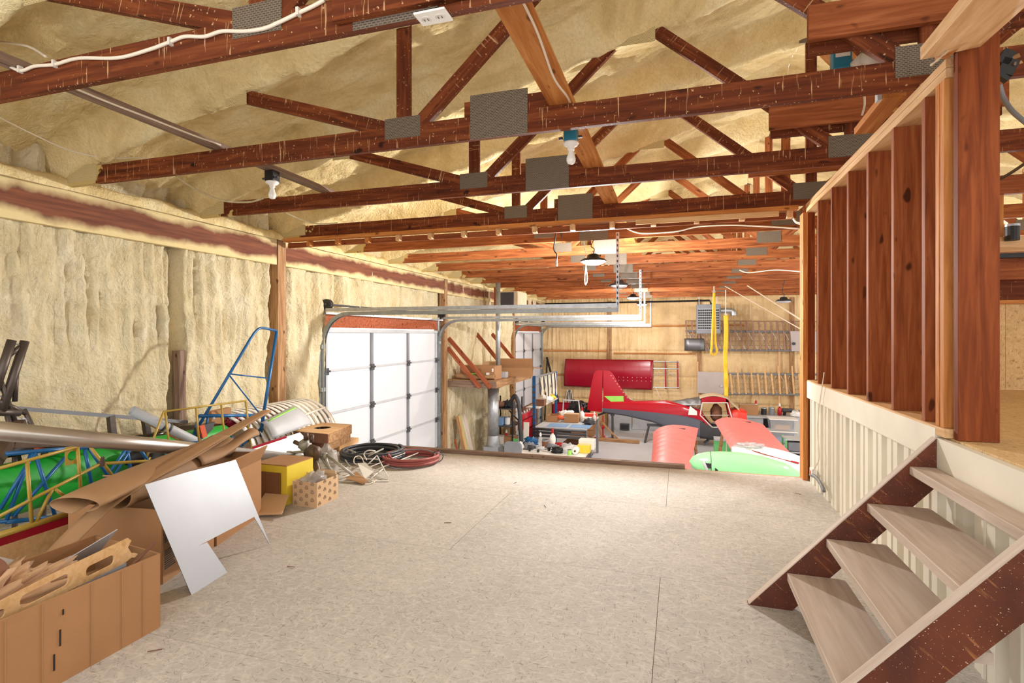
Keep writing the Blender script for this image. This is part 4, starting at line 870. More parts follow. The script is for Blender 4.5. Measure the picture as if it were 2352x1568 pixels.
MB().grid(lambda u, v: V((P(1669+30*u, 900, YF).x, YF-.33+.66*v, P(1669, 911+27*u+4*(abs(v-.5)*2)**2, YF).z)), 10, 8).build('windscreen', 'tan_cloth', fu, smooth=True, solid=.01)
blob(P(1645, 948, YF), (.16, .22, .26), .15, 2, 20, 14, 4, False).build('seat', 'brown_rag', fu, smooth=True)
MB().tube([P(1519, 919, YF), P(1505, 888, YF-.1)], .008, 6).build('antenna', 'offwhite', fu)
MB().tube(spline([P(1398, 944, YF), P(1385, 949, YF), P(1374, 953, YF)], 5), .03, 8).build('tail_spring', 'black', fu, smooth=True)
# stands under the fuselage
p = P(1407, 950, YF); js = thing('jack_stand', (p.x, YF, 0), 'thin black jack post under the grey fuselage belly', 'stand')
MB().tube([(p.x, YF, .03), (p.x, YF, p.z-.02)], .035, 10).build('post', 'dark_grey', js); MB().box(p.x-.14, p.x+.14, YF-.14, YF+.14, 0, .03).build('foot', 'mid_grey', js); MB().tube([(p.x, YF, p.z-.06), (p.x, YF, p.z-.01)], .06, 12).build('cup', 'dark_grey', js)
p = P(1385, 950, YF); ts = thing('tail_stand', (p.x, YF, 0), 'red screw post holding the tail spring', 'stand')
MB().tube([(p.x, YF, .05), (p.x, YF, p.z-.05)], .022, 8).build('post', 'red_tool', ts); MB().tube([(p.x-.04, YF, .35), (p.x+.04, YF, .35)], .05, 10).build('collar', 'red_tool', ts); MB().box(p.x-.25, p.x+.25, YF-.18, YF-.1, 0, .05).build('foot', 'red_tool', ts); MB().box(p.x-.04, p.x+.04, YF-.25, YF+.25, 0, .05).build('foot', 'red_tool', ts)
a = P(1370, 1000, 16.1); bd = thing('tail_dolly', (a.x+.5, 16.15, 0), 'long brown timber with slanted strut on the floor under the tail', 'timber')
beam('base_board', (a.x, 16.2, .05), (a.x+1.25, 16.1, .05), .10, .09, 'board_wood', bd); beam('strut', (a.x+.15, 16.2, .09), (a.x-.02, 16.2, .75), .05, .06, 'board_wood', bd); beam('strut', (a.x+.62, 16.2, .09), (a.x+.1, 16.2, .60), .04, .05, 'board_wood', bd)
def sawhorse(name, x, y, L, h, mat, label, ax='x'):
    o = thing(name, (x, y, 0), label, 'sawhorse'); D = V((1, 0, 0)) if ax == 'x' else V((0, 1, 0)); N = V((-D.y, D.x, 0)); c = V((x, y, h))
    MB().bar(c-D*L/2, c+D*L/2, .06, .07).build('top_beam', mat, o)
    for s_ in (-1, 1):
        for q in (-1, 1): MB().bar(c+D*(s_*(L/2-.06))-V((0, 0, .02)), V((x, y, .01))+D*(s_*(L/2+.05))+N*(q*.22), .05, .04).build('leg', mat, o)
        MB().bar(V((x, y, h*.45))+D*(s_*L/2)+N*.13, V((x, y, h*.45))+D*(s_*L/2)-N*.13, .03, .03).build('brace', mat, o)
    return o
q = P(1530, 973, YF); sawhorse('sawhorse', q.x, YF-.1, 1.1, q.z-.04, 'dark_grey', 'dark folding sawhorse under the grey fuselage belly')
q = P(1665, 1004, YF); sawhorse('sawhorse', q.x, YF, 1.0, q.z-.06, 'mid_grey', 'grey sawhorse under the cabin of the fuselage')
# ---- two chalky red wings lying on trestles
def wing(px4, z, label, seed, ribs=9):
    c = [U(x, y, Z=z) for x, y in px4]; ctr = sum(c, V())/4
    o = thing('airplane_wing', (ctr.x, ctr.y, 0.0), label, 'wing', 'chalky red wings')
    def f(u, v, up=1):
        p = c[0].lerp(c[1], u).lerp(c[3].lerp(c[2], u), v); cam_ = .13*math.sin(math.pi*min(1, u**.7))*up if up > 0 else -.03*math.sin(math.pi*u)
        r = .020*abs(math.sin(v*ribs*math.pi))**.6*(1 if .12 < u < .95 else .3)*up if up > 0 else 0
        return p+V((0, 0, cam_+r))
    MB().grid(lambda u, v: f(u, v), 16, 110).build('upper_skin', 'red_chalk', o, smooth=True); MB().grid(lambda u, v: f(u, v, -1), 8, 20).build('lower_skin', 'red_chalk', o, smooth=True)
    for e in (0, 1):
        s = MB(); n = 14; up_ = [f(i/n, e) for i in range(n+1)]; lo = [f(i/n, e, -1) for i in range(n+1)]; s.add(up_+lo, [(i, i+1, n+2+i, n+1+i) for i in range(n)]); s.build('end_rib', 'red_dark', o)
    p = f(.62, .12); MB().box(p.x-.09, p.x+.09, p.y-.03, p.y+.03, p.z-.004, p.z+.006).build('slot', 'black', o)
    return o, c
w1, c = wing(((1501, 992), (1604, 983), (1582, 1092), (1494, 1090)), .95, 'chalky red wing with a square root lying flat beside the painted trestle', 1)
sawhorse('wing_trestle', (c[0].x+c[1].x)/2, c[0].y-.5, .9, .86, 'board_wood', 'wooden trestle under the far end of the square red wing'); sawhorse('wing_trestle', (c[2].x+c[3].x)/2, c[2].y+.5, .9, .86, 'board_wood', 'wooden trestle under the near end of the square red wing')
w2, c = wing(((1641, 968), (1752, 974), (1842, 1068), (1690, 1052)), 1.0, 'chalky red wing with a dark slot slanting behind the mint green nose', 2)
sawhorse('wing_trestle', (c[0].x+c[1].x)/2, c[0].y-.5, .9, .90, 'board_wood', 'wooden trestle under the far end of the slanted red wing'); sawhorse('wing_trestle', (c[2].x+c[3].x)/2, c[2].y+.6, .9, .90, 'board_wood', 'wooden trestle under the near end of the slanted red wing')
# ---- mint green nose section with folded propeller
YG = 8.3; g0 = P(1583, 1050, YG); gl = P(1850, 1075, YG).x-g0.x
gf = thing('glider_nose', (g0.x+gl/2, YG, 0), 'glossy mint green aircraft nose with spinner beside the loft edge', 'airplane')
def gbody(u, v):
    pr = [(0, .004), (.03, .08), (.08, .13), (.16, .175), (.28, .21), (.45, .235), (.65, .225), (.85, .17), (1, .05)]
    i = max(k for k in range(len(pr)) if pr[k][0] <= u); j = min(i+1, len(pr)-1); t = 0 if i == j else (u-pr[i][0])/(pr[j][0]-pr[i][0]); r = pr[i][1]*(1-t)+pr[j][1]*t
    a = 2*math.pi*v; return V((g0.x+gl*u, YG+.06*u+r*1.05*math.sin(a), g0.z-.06-.14*u+r*math.cos(a)))
MB().grid(lambda u, v: gbody(.19*u*u**.0, v), 14, 28).build('spinner', 'mint', gf, smooth=True); MB().grid(lambda u, v: gbody(.195+.8*u, v), 30, 28).build('fairing', 'mint', gf, smooth=True)
MB().tube([gbody(.193, k/24)+V((0, 0, 0)) for k in range(24)], .004, 5, closed=True).build('seam', 'black', gf)
MB().tube(spline([gbody(.125, .80)+V((0, -.02, .03)), gbody(.135, .76)+V((0, -.03, .02)), gbody(.16, .70)+V((0, -.035, 0)), gbody(.175, .64)+V((0, -.02, -.04)), gbody(.18, .6)+V((0, -.02, -.12))], 6), [.02]*25, 8).build('propeller_blade', 'light_grey', gf, smooth=True)
slab([gbody(u, v)+V((0, -.006, .0)) for u, v in ((.135, .80), (.19, .80), (.19, .74), (.16, .74))], .006, (0, 1, 0)).build('blade_slot', 'black', gf)
slab([gbody(u, v)+V((0, -.01, .0)) for u, v in ((.225, .76), (.25, .74), (.25, .69), (.225, .71))], .006, (0, 1, 0)).build('vent', 'black', gf)
YW = 9.0; h0 = P(1680, 1030, YW); hl = P(1860, 1060, YW).x-h0.x
wt = thing('white_fairing', (h0.x+hl/2, YW, 0), 'glossy white aircraft fairing behind the mint green nose', 'airplane')
def wbody(u, v):
    r = .30*math.sin(math.pi*min(1, .06+.60*u))**.7; a = 2*math.pi*v; return V((h0.x+hl*u, YW+.1*u+r*1.0*math.sin(a), h0.z-.05-.30*u+r*.85*math.cos(a)))
MB().grid(wbody, 28, 24).build('shell', 'white', wt, smooth=True)
slab([wbody(u, v)+V((0, -.01, .012)) for u, v in ((.25, .88), (.85, .87), (.83, .855), (.4, .86))], .01, (0, .6, .8)).build('red_slot', 'red_dark', wt)
blob(wbody(.25, .97)+V((0, 0, .02)), (.17, .10, .035), .9, 4, 28, 14, 6).build('green_rag', 'clear_plastic', smooth=True, label='crumpled greenish plastic wrap lying on the white fairing', cat='plastic')
sawhorse('nose_trestle', g0.x+gl*.6, YG+.05, 1.1, g0.z-.46, 'board_wood', 'low trestle carrying the mint green nose'); sawhorse('nose_trestle', h0.x+hl*.55, YW+.22, 1.0, h0.z-.62, 'board_wood', 'low trestle carrying the white fairing')
gb = thing('green_cabinet', (P(1665, 1000, 15.2).x, 15.2, 0), 'pale green metal cabinet under the slanted red wing', 'cabinet')
a = P(1641, 1030, 15.0); b2 = P(1682, 1000, 15.0); MB().box(a.x, b2.x, 15.0, 15.4, 0, .42).build('body', 'green_box', gb); MB().box(a.x+.28, a.x+.30, 14.99, 15.0, .02, .40).build('door_gap', 'offwhite', gb); MB().box(a.x, b2.x, 14.98, 15.42, .42, .46).build('top', 'light_grey', gb)
# ---- red wing and bare wing frames on the back wall
YWL = YB-.30
rw = thing('hung_wing', (P(1400, 893, YWL).x, YWL, P(1400, 893, YWL).z), 'dark red covered wing hung on the back wall with bare ribs at its end', 'wing')
a = P(1299, 824, YWL); b2 = P(1501, 828, YWL); zb = P(1400, 889, YWL).z
for xx in (1330, 1470): MB().bar(P(xx, 830, YWL), P(xx, 830, YWL)+V((0, .17, 0)), .04, .04).build('wall_bracket', 'mid_grey', rw)
MB().grid(lambda u, v: V((a.x+(b2.x-a.x)*u-.06*v, YWL-.10*math.sin(math.pi*min(1, v*.9+.1))+.02, a.z+(zb-a.z)*v-.05*u*v)), 30, 14).build('skin', 'red_dark', rw, smooth=True, solid=.02); rws = list(rw.children)[-1]
for i in range(10):
    for k in range(2): MB().sphere((a.x+(b2.x-a.x)*(.52+.05*i), YWL-.095+.03*k, a.z+(zb-a.z)*(.62+.12*k)), .012, 6, 4).build('rivet', 'offwhite', rws)
for i in range(5): MB().box(a.x+(b2.x-a.x)*(.17+.17*i)-.004, a.x+(b2.x-a.x)*(.17+.17*i)+.004, YWL-.115, YWL-.108, zb+.35, a.z-.1).build('seam', 'red_gloss', rws)
for x in (1528, 1556): MB().bar(P(x, 828, YWL), P(x+1, 893, YWL), .05, .02, (0, 1, 0)).build('rib', 'red_dark', rw)
for y_, m_ in ((830, 'galv'), (846, 'galv'), (889, 'galv')): MB().tube([P(1500, y_, YWL), P(1560, y_+1, YWL)], .02, 8).build('spar', m_, rw)
for x0, y0, x1, y1 in ((1502, 868, 1527, 850), (1530, 850, 1556, 870), (1500, 860, 1558, 858), (1500, 873, 1558, 875)): MB().tube([P(x0, y0, YWL), P(x1, y1, YWL)], .006, 5).build('wire', 'galv', rw)
def wing_frame(y0, y1, x0, x1, spars, n, label, mat, noses=False):
    o = thing('bare_wing', (P((x0+x1)/2, y1, YWL).x, YWL, P((x0+x1)/2, y1, YWL).z), label, 'wing frame', 'bare wing frames on the back wall')
    for sy in spars: MB().tube([P(x0, sy, YWL), P(x1, sy+2, YWL)], .035, 8).build('spar', 'mid_grey', o)
    MB().tube([P(x0, y0, YWL), P(x1, y0+2, YWL)], .012, 6).build('edge', 'wing_rib', o)
    for i in range(n):
        x = x0+(x1-x0)*(i+.3)/n; top = y0-(18 if noses and i % 2 == 0 else 0)
        MB().bar(P(x-3, top, YWL-.03), P(x+2, y1, YWL-.05), .05, .03, (0, 1, 0)).build('rib', mat, o)
    for i in range(n//2):
        xa = x0+(x1-x0)*(2*i+.3)/n; xb = x0+(x1-x0)*(2*i+2.0)/n; MB().tube([P(xa, spars[0], YWL), P(xb, spars[-1], YWL)], .007, 5).build('brace_wire', 'galv', o); MB().tube([P(xb, spars[0], YWL), P(xa, spars[-1], YWL)], .007, 5).build('brace_wire', 'galv', o)
    for xx in (x0+30, x0+120): MB().bar(P(xx, spars[0], YWL), P(xx, spars[0], YWL)+V((0, .14, 0)), .04, .04).build('wall_bracket', 'mid_grey', o)
    for k in range(3): yy = spars[0]+(spars[-1]-spars[0])*(k+1)/4; MB().tube([P(x0, yy, YWL-.04), P(x1, yy+2, YWL-.04)], .006, 5).build('stringer', 'wing_rib', o)
    return o
f1 = wing_frame(736, 805, 1574, 1880, (760, 803), 22, 'bare wing frame with brown ribs behind the heater', 'wing_rib')
s = MB().grid(lambda u, v: V((P(1572+45*u, 790, YWL).x, YWL-.10-.06*math.sin(math.pi*v), P(1590, 777+28*v, YWL).z)), 4, 8); s.build('leading_edge', 'alu', f1, smooth=True, solid=.01)
slab([P(x, y, YWL-.08) for x, y in ((1815, 760), (1880, 760), (1880, 808), (1818, 806))], .02, (0, 1, 0)).build('tank_panel', 'wing_skin', f1)
MB().lathe([(.05, 0), (.05, .03), (.03, .035), (.001, .035)], frame(P(1823, 789, YWL-.10), V((1, 0, 0)), V((0, -1, 0))), 14, False).build('filler_cap', 'dark_grey', f1)
f2 = wing_frame(858, 905, 1660, 1880, (858, 904), 14, 'bare wing frame with pale ribs above the long workbench', 'rib_wood', True)
slab([P(x, y, YWL-.08) for x, y in ((1602, 853), (1664, 855), (1662, 905), (1601, 902))], .02, (0, 1, 0)).build('tank_panel', 'wing_skin', f2)
MB().lathe([(.04, 0), (.04, .03), (.001, .03)], frame(P(1657, 886, YWL-.10), V((1, 0, 0)), V((0, -1, 0))), 14, False).build('filler_cap', 'light_grey', f2)
# wall rack holding the frames
for k, (x, y0, y1) in enumerate(((1602, 830, 915), (1790, 800, 930))):
    beam('rack_post', P(x, y0, YB-.14), P(x, y1, YB-.14), .06, .05, 'pale_wood', up=(0, 1, 0), label='pale upright batten on the back wall behind the bare frames', cat='batten', group='battens behind the wing frames')
# ---- unit heater hung from the trusses
YH = 17.4; a = P(1600, 766, YH); b2 = P(1655, 698, YH); uh = thing('unit_heater', ((a.x+b2.x)/2, YH, a.z), 'grey gas unit heater with louvres hung before the back wall', 'heater')
MB().box(a.x, b2.x, YH, YH+.6, a.z, b2.z).build('case', 'mid_grey', uh, bevel=.01); zt_, zb_ = P(1600, 710, YH).z, P(1600, 756, YH).z
MB().box(a.x+.04, b2.x-.04, YH-.012, YH-.002, zb_, zt_).build('opening', 'black', uh); uho = [c_ for c_ in uh.children if c_.name.startswith('opening')][0]
for i in range(9): z = zb_+(zt_-zb_)*i/8; MB().box(a.x+.04, b2.x-.04, YH-.03, YH-.012, z-.008, z+.008).build('louvre', 'light_grey', uho)
for i in range(11): x = a.x+.04+(b2.x-a.x-.08)*i/10; MB().box(x-.005, x+.005, YH-.024, YH-.010, zb_, zt_).build('fin', 'mid_grey', uho)
for x in (a.x+.08, b2.x-.08): MB().tube([(x, YH+.3, b2.z), (x, YH+.3, CB+.02)], .008, 6).build('hanger', 'galv', uh)
p = P(1656, 713, YH+.2); q = P(1672, 713, YH+.2)
MB().tube(spline([(b2.x, YH+.25, p.z), (q.x, YH+.25, p.z), (q.x+.14, YH+.25, p.z-.03), (q.x+.16, YH+.25, p.z-.16)], 6), .085, 14).build('flue_elbow', 'galv', uh, smooth=True)
gp = thing('gas_pipe', (P(1430, 688, 18.2).x, 18.2, P(1430, 692, 18.2).z), 'black gas pipe running under the trusses to the heater', 'pipe')
MB().tube([P(1252, 698, 18.4), P(1630, 690, 18.0), P(1633, 698, 17.7)], .03, 8).build('pipe', 'black', gp, smooth=True)
for x in (1293, 1430, 1560): MB().tube([P(x, 696, 18.3), V((P(x, 696, 18.3).x, 18.3, CB+.01))], .006, 5).build('hanger', 'dark_grey', gp)
# ---- yellow lifting slings
def sling(x, y0, y1, Y, wpx, label, loop):
    a = P(x, y0, Y); b3 = P(x, y1, Y); o = thing('lifting_sling', b3, label, 'sling', 'yellow lifting slings')
    if loop:
        L = spline([a, P(x-3, (y0+y1)/2, Y), P(x-5, y1-22, Y), P(x-7, y1-6, Y), P(x-1, y1, Y), P(x+6, y1-8, Y), P(x+3, y1-30, Y), P(x+2, (y0+y1)/2, Y), a], 8)
        MB().tube(L, .03, 6).build('webbing', 'sling_yellow', o, smooth=True)
    else:
        MB().grid(lambda u, v: V((a.x+(u-.5)*.11*(1+.1*math.sin(v*25*(v > .6)))+.01*math.sin(v*9), Y+.03*math.sin(v*30)*v, a.z+(b3.z-a.z)*v)), 3, 40).build('webbing', 'sling_yellow', o, smooth=True, solid=.03)
    MB().tube([a, V((a.x, Y, CB+.02))], .012, 6).build('rope', 'wire_white', o); MB().tube([a+V((0, 0, .03))+V((.03*math.cos(t), 0, .03*math.sin(t))) for t in [i*math.pi/5 for i in range(10)]], .008, 6, closed=True).build('ring', 'galv', o)
sling(1640, 672, 815, TY[11], 10, 'looped yellow lifting sling hanging before the heater', True); sling(1667, 724, 910, TY[12], 11, 'straight yellow lifting sling hanging over the cabin', False)
# ---- long workbench along the back wall
lb = thing('long_workbench', (P(1790, 980, 18.2).x, 18.2, 0), 'long light grey workbench along the back wall', 'workbench'); x0, x1 = P(1712, 960, 18.0).x, P(1900, 960, 18.0).x
zt_ = P(1760, 957, 17.9).z
MB().box(x0, x1, 17.9, YB-.22, zt_-.05, zt_).build('top', 'light_grey', lb); MB().box(x0, x0+.5, 17.95, YB-.22, 0, zt_-.05).build('end_cabinet', 'light_grey', lb); MB().box(x0+1.35, x1, 17.95, YB-.22, 0, zt_-.05).build('drawer_cabinet', 'offwhite', lb)
MB().box(x0+.5, x0+1.35, 18.6, YB-.22, 0, zt_-.05).build('back_panel', 'dark_grey', lb)
def item(kind, p, mat, label, s=1.0, cat=None, group=None):
    x, y, z = p
    if kind == 'bottle':
        o = thing('bottle', p, label, cat or 'bottle', group); M = Matrix.Translation(p); MB().lathe([(.04*s, 0), (.042*s, .12*s), (.03*s, .16*s), (.014*s, .17*s), (.014*s, .19*s)], M, 12).build('body', mat, o, smooth=True); MB().lathe([(.018*s, .185*s), (.018*s, .225*s), (.006*s, .25*s)], M, 10).build('cap', 'white' if mat != 'white' else 'red_tool', o)
    elif kind == 'can':
        o = thing('can', p, label, cat or 'can', group); M = Matrix.Translation(p); MB().lathe([(.05*s, 0), (.05*s, .13*s)], M, 14).build('body', mat, o, smooth=False); MB().lathe([(.052*s, .12*s), (.052*s, .14*s), (.045*s, .14*s), (.045*s, .13*s)], M, 14).build('rim', 'galv', o)
    elif kind == 'box':
        o = thing('small_box', p, label, cat or 'box', group); MB().box(x-.12*s, x+.12*s, y-.1*s, y+.1*s, z, z+.14*s).build('body', mat, o, bevel=.005); MB().box(x-.121*s, x+.121*s, y-.02*s, y+.02*s, z+.139*s, z+.142*s).build('tape', 'offwhite', o)
    elif kind == 'tool':
        o = thing('power_tool', p, label, cat or 'power tool', group); MB().tube([(x-.10*s, y, z+.10*s), (x+.09*s, y, z+.10*s)], .04*s, 10).build('motor', mat, o, smooth=True); MB().bar((x-.04*s, y, z+.10*s), (x-.06*s, y-.02, z+.0), .035*s, .04*s).build('handle', 'black', o); MB().tube([(x+.09*s, y, z+.10*s), (x+.15*s, y, z+.10*s)], .015*s, 8).build('chuck', 'galv', o)
    elif kind == 'heap':
        blob((x, y, z+.05*s), (.12*s, .09*s, .07*s), .7, 4, 20, 12, int(x*100) % 50).build('rag', mat, smooth=True, label=label, cat=cat or 'rag', group=group); return
    elif kind == 'roll':
        o = thing('paper_roll', p, label, cat or 'paper roll', group); MB().pipe((x, y-.11*s, z+.07*s), (x, y+.11*s, z+.07*s), .07*s, .02*s, 18).build('roll', mat, o, smooth=True); MB().pipe((x, y-.112*s, z+.07*s), (x, y+.112*s, z+.07*s), .022*s, .018*s, 12).build('core', 'cardboard', o)
    return o
rnd = random.Random(5); spec = [('box', 'cardboard', 'brown cardboard carton on the long workbench beside the cowl', 2.2), ('bottle', 'white', 'white jug on the long workbench by the carton', 1.8), ('can', 'black', 'black can on the long workbench', 1.6), ('can', 'mid_grey', 'grey paint can on the long workbench', 1.7), ('bottle', 'red_tool', 'red bottle among the cans on the long workbench', 1.5), ('tool', 'dark_grey', 'dark power tool lying on the long workbench', 1.6), ('heap', 'white', 'white crumpled rag on the long workbench', 1.4), ('box', 'black', 'low black case on the long workbench', 1.3), ('heap', 'dark_grey', 'dark heap of hardware on the long workbench', 1.6), ('tool', 'light_grey', 'grey drill on the long workbench near the cables', 1.4), ('can', 'white', 'short white tub on the long workbench', 1.2), ('heap', 'black', 'black tangle of cable at the workbench end', 1.5)]
for i, (k, m_, l, s_) in enumerate(spec): item(k, (x0+.12+.225*i, 18.25+.15*rnd.random(), zt_+.002), m_, l, s_)
for i in range(2):
    z = .02+.36*i; o = thing('storage_bin', (x0+.95, 17.55, z), ['clear storage bin with blue and white contents at floor level', 'clear storage bin with a white lid stacked on another'][i], 'storage bin')
    s = MB(); w1_, w2_ = .32, .36; s.hexa([(x0+.95-w1_, 17.3, z), (x0+.95+w1_, 17.3, z), (x0+.95+w1_, 17.8, z), (x0+.95-w1_, 17.8, z), (x0+.95-w2_, 17.27, z+.32), (x0+.95+w2_, 17.27, z+.32), (x0+.95+w2_, 17.83, z+.32), (x0+.95-w2_, 17.83, z+.32)]); s.build('tub', 'clear_plastic', o)
    MB().box(x0+.95-w2_-.02, x0+.95+w2_+.02, 17.25, 17.85, z+.32, z+.35).build('lid', 'white', o, bevel=.01); MB().box(x0+.95-.2, x0+.95+.2, 17.4, 17.7, z+.02, z+.16).build('contents', 'blue_mat' if i == 0 else 'paper_brown', o)
sh = thing('floor_rack', (P(1835, 1020, 14.5).x, 14.5, 0), 'low grey steel drawer rack by the end post', 'rack'); a = P(1800, 1020, 14.5).x
for z in (.05, .35, .65): MB().box(a, a+1.2, 14.3, 14.8, z, z+.03).build('shelf', 'light_grey', sh)
for x in (a+.02, a+1.18):
    for y in (14.32, 14.78): MB().bar((x, y, 0), (x, y, .70), .035, .035).build('leg', 'green_box', sh)
for z in (.1, .4): MB().box(a+.08, a+1.1, 14.32, 14.75, z, z+.2).build('drawer', 'mid_grey', sh)
# appliances and boards against the back wall under the tail
ap = thing('white_cabinet', (P(1435, 985, 18.4).x, 18.4, 0), 'white metal cabinet with a dark drawer under the fuselage tail', 'cabinet'); a, b2 = P(1397, 985, 18.3), P(1450, 985, 18.3)
MB().box(a.x, b2.x, 18.3, 18.85, 0, .50).build('lower_case', 'light_grey', ap); MB().box(a.x, b2.x, 18.3, 18.85, .56, 1.0).build('upper_case', 'white', ap); MB().box(a.x, b2.x, 18.35, 18.85, .50, .56).build('gap', 'dark_grey', ap); MB().box(b2.x-.36, b2.x-.06, 18.15, 18.3, .02, .22).build('drawer', 'dark_grey', ap); MB().box(b2.x-.33, b2.x-.09, 18.14, 18.15, .06, .18).build('drawer_front', 'black', ap)
for i in range(5): MB().tube([(a.x+.2+.2*i, 18.295, .65+.12*(i % 3)), (a.x+.2+.2*i, 18.30, .65+.12*(i % 3))], .018, 8).build('knob', 'dark_grey', ap)
pts = [P(x, y, 18.5) for x, y in ((1455, 956), (1530, 965), (1530, 992), (1452, 985))]; slab([V((p.x, 18.5, max(.01, p.z))) for p in pts], .04, (0, 1, 0)).build('white_board', 'light_grey', label='large pale board leaning at the back wall behind the sawhorse', cat='board')
beam('dark_pole', P(1250, 990, 17.6), P(1257, 822, 18.9), .05, .05, 'black', label='straight black pole standing in the back corner', cat='pole'); beam('dark_pole', P(1300, 990, 18.2), P(1256, 820, 18.85), .06, .05, 'black', label='slanted black pole leaning in the back corner', cat='pole')
pb = thing('parts_bin', (P(1300, 960, 17.4).x, 17.4, 0), 'dark red open steel bin behind the workbench', 'bin'); a, b2 = P(1268, 960, 17.3), P(1318, 930, 17.3)
for (x, y, X, Y) in ((a.x, 17.3, b2.x, 17.33), (a.x, 17.9, b2.x, 17.93), (a.x, 17.3, a.x+.03, 17.93), (b2.x-.03, 17.3, b2.x, 17.93)): MB().box(x, X, y, Y, 0, b2.z).build('side', 'red_dark', pb)
MB().box(a.x, b2.x, 17.3, 17.93, 0, .03).build('base', 'red_dark', pb)
hb = thing('bin_stand', (P(1345, 950, 16.9).x, 16.9, 0), 'brown plywood box behind the workbench under the garbage bag', 'box'); a, b2 = P(1312, 960, 16.7), P(1362, 950, 16.7); MB().box(a.x, b2.x, 16.7, 17.2, 0, P(1330, 952, 16.7).z).build('body', 'cardboard', hb); MB().box(a.x, b2.x, 16.69, 16.7, .2, .22).build('band', 'cardboard_dark', hb)
bz = P(1330, 952, 16.7).z
gbg = thing('garbage_bag', (P(1332, 945, 16.9).x, 16.95, bz), 'shiny black garbage bag on the plywood box', 'bag'); blob((P(1332, 945, 16.9).x, 16.95, bz+.16), (.36, .24, .22), .35, 3, 40, 24, 11).build('bag', 'black_gloss', gbg, smooth=True); blob((P(1316, 930, 16.9).x, 16.95, bz+.36), (.07, .07, .08), .6, 4, 16, 10, 3, False).build('knot', 'black_gloss', gbg, smooth=True)
# ---- steel work table with clutter
wt1 = thing('work_table', (-2.73, 13.5, 0), 'grey steel work table with blue mats and clutter', 'table'); X0, X1, Y0, Y1, ZT = -3.35, -2.1, 12.58, 14.55, .97
MB().box(X0, X1, Y0, Y1, ZT-.03, ZT).build('top', 'light_grey', wt1)
for z in (ZT-.05, ZT-.13, ZT-.21): MB().tube([(X0-.05, Y0-.04, z), (X1, Y0-.04, z)], .028, 10).build('rail', 'dark_grey' if z > .6 else 'mid_grey', wt1, smooth=True)
for x in (X0+.04, X1-.03):
    for y in (Y0+.04, Y1-.04): MB().bar((x, y, 0), (x, y, ZT-.03), .06, .06).build('leg', 'mid_grey', wt1)
MB().box(X0+.1, X1-.05, Y0+.1, Y1-.1, .22, .24).build('lower_shelf', 'mid_grey', wt1)
MB().tube([(X0+.25, Y1, ZT), (X0+.28, Y1, ZT+.42), (X1-.55, Y1, ZT+.42), (X1-.5, Y1, ZT)], .02, 8).build('hoop', 'light_grey', wt1)
for i, (x, l) in enumerate(((X0+.5, 'pale blue cutting mat on the table beside the orange tool'), (X0+1.05, 'blue cutting mat with a paper slip on the steel table'))): MB().box(x-.25, x+.25, Y0+.08, Y0+.55, ZT+.001, ZT+.008).build('cutting_mat', 'blue_mat', label=l, cat='mat')
for k, m_, l, x, y, s_ in (('tool', 'orange', 'orange and black power tool on the steel table', .42, .8, 1.2), ('box', 'cardboard', 'open brown parts box on the steel table', .72, .95, 1.5), ('heap', 'white', 'white crumpled paper on the steel table before the hoop', .5, 1.35, 1.8), ('bottle', 'white', 'white spray bottle beside the brown parts box', .95, 1.1, 1.5), ('box', 'red_orange', 'red plastic case at the table rear', 1.12, 1.3, 1.3), ('box', 'offwhite', 'cream coloured tray on the steel table', 1.1, 1.0, .9), ('bottle', 'offwhite', 'cream glue bottle near the table corner', 1.28, 1.0, 1.1), ('heap', 'dark_grey', 'dark cloth on the table near the corner', 1.2, .7, 1.2), ('heap', 'red_tool', 'red rag on the shelf below the steel table', .3, .2, 1.4)):
    zz = ZT+.002 if y > .3 else .242; item(k, (X0+x, Y0+y+(0 if y > .3 else .3), zz), m_, l, s_)
carton('cardboard_box', [(X0+.1, Y0+.75), (X0+.38, Y0+.75), (X0+.38, Y0+1.15), (X0+.1, Y0+1.15)], ZT+.002, .16, 'cardboard', 'flat open carton at the end of the steel table'); carton('cardboard_box', [(X0+.6, Y0+.4), (X0+1.2, Y0+.4), (X0+1.2, Y0+.9), (X0+.6, Y0+.9)], .242, .30, 'cardboard_dark', 'dark carton on the shelf under the steel table', flaps=((0, 20, .12),))
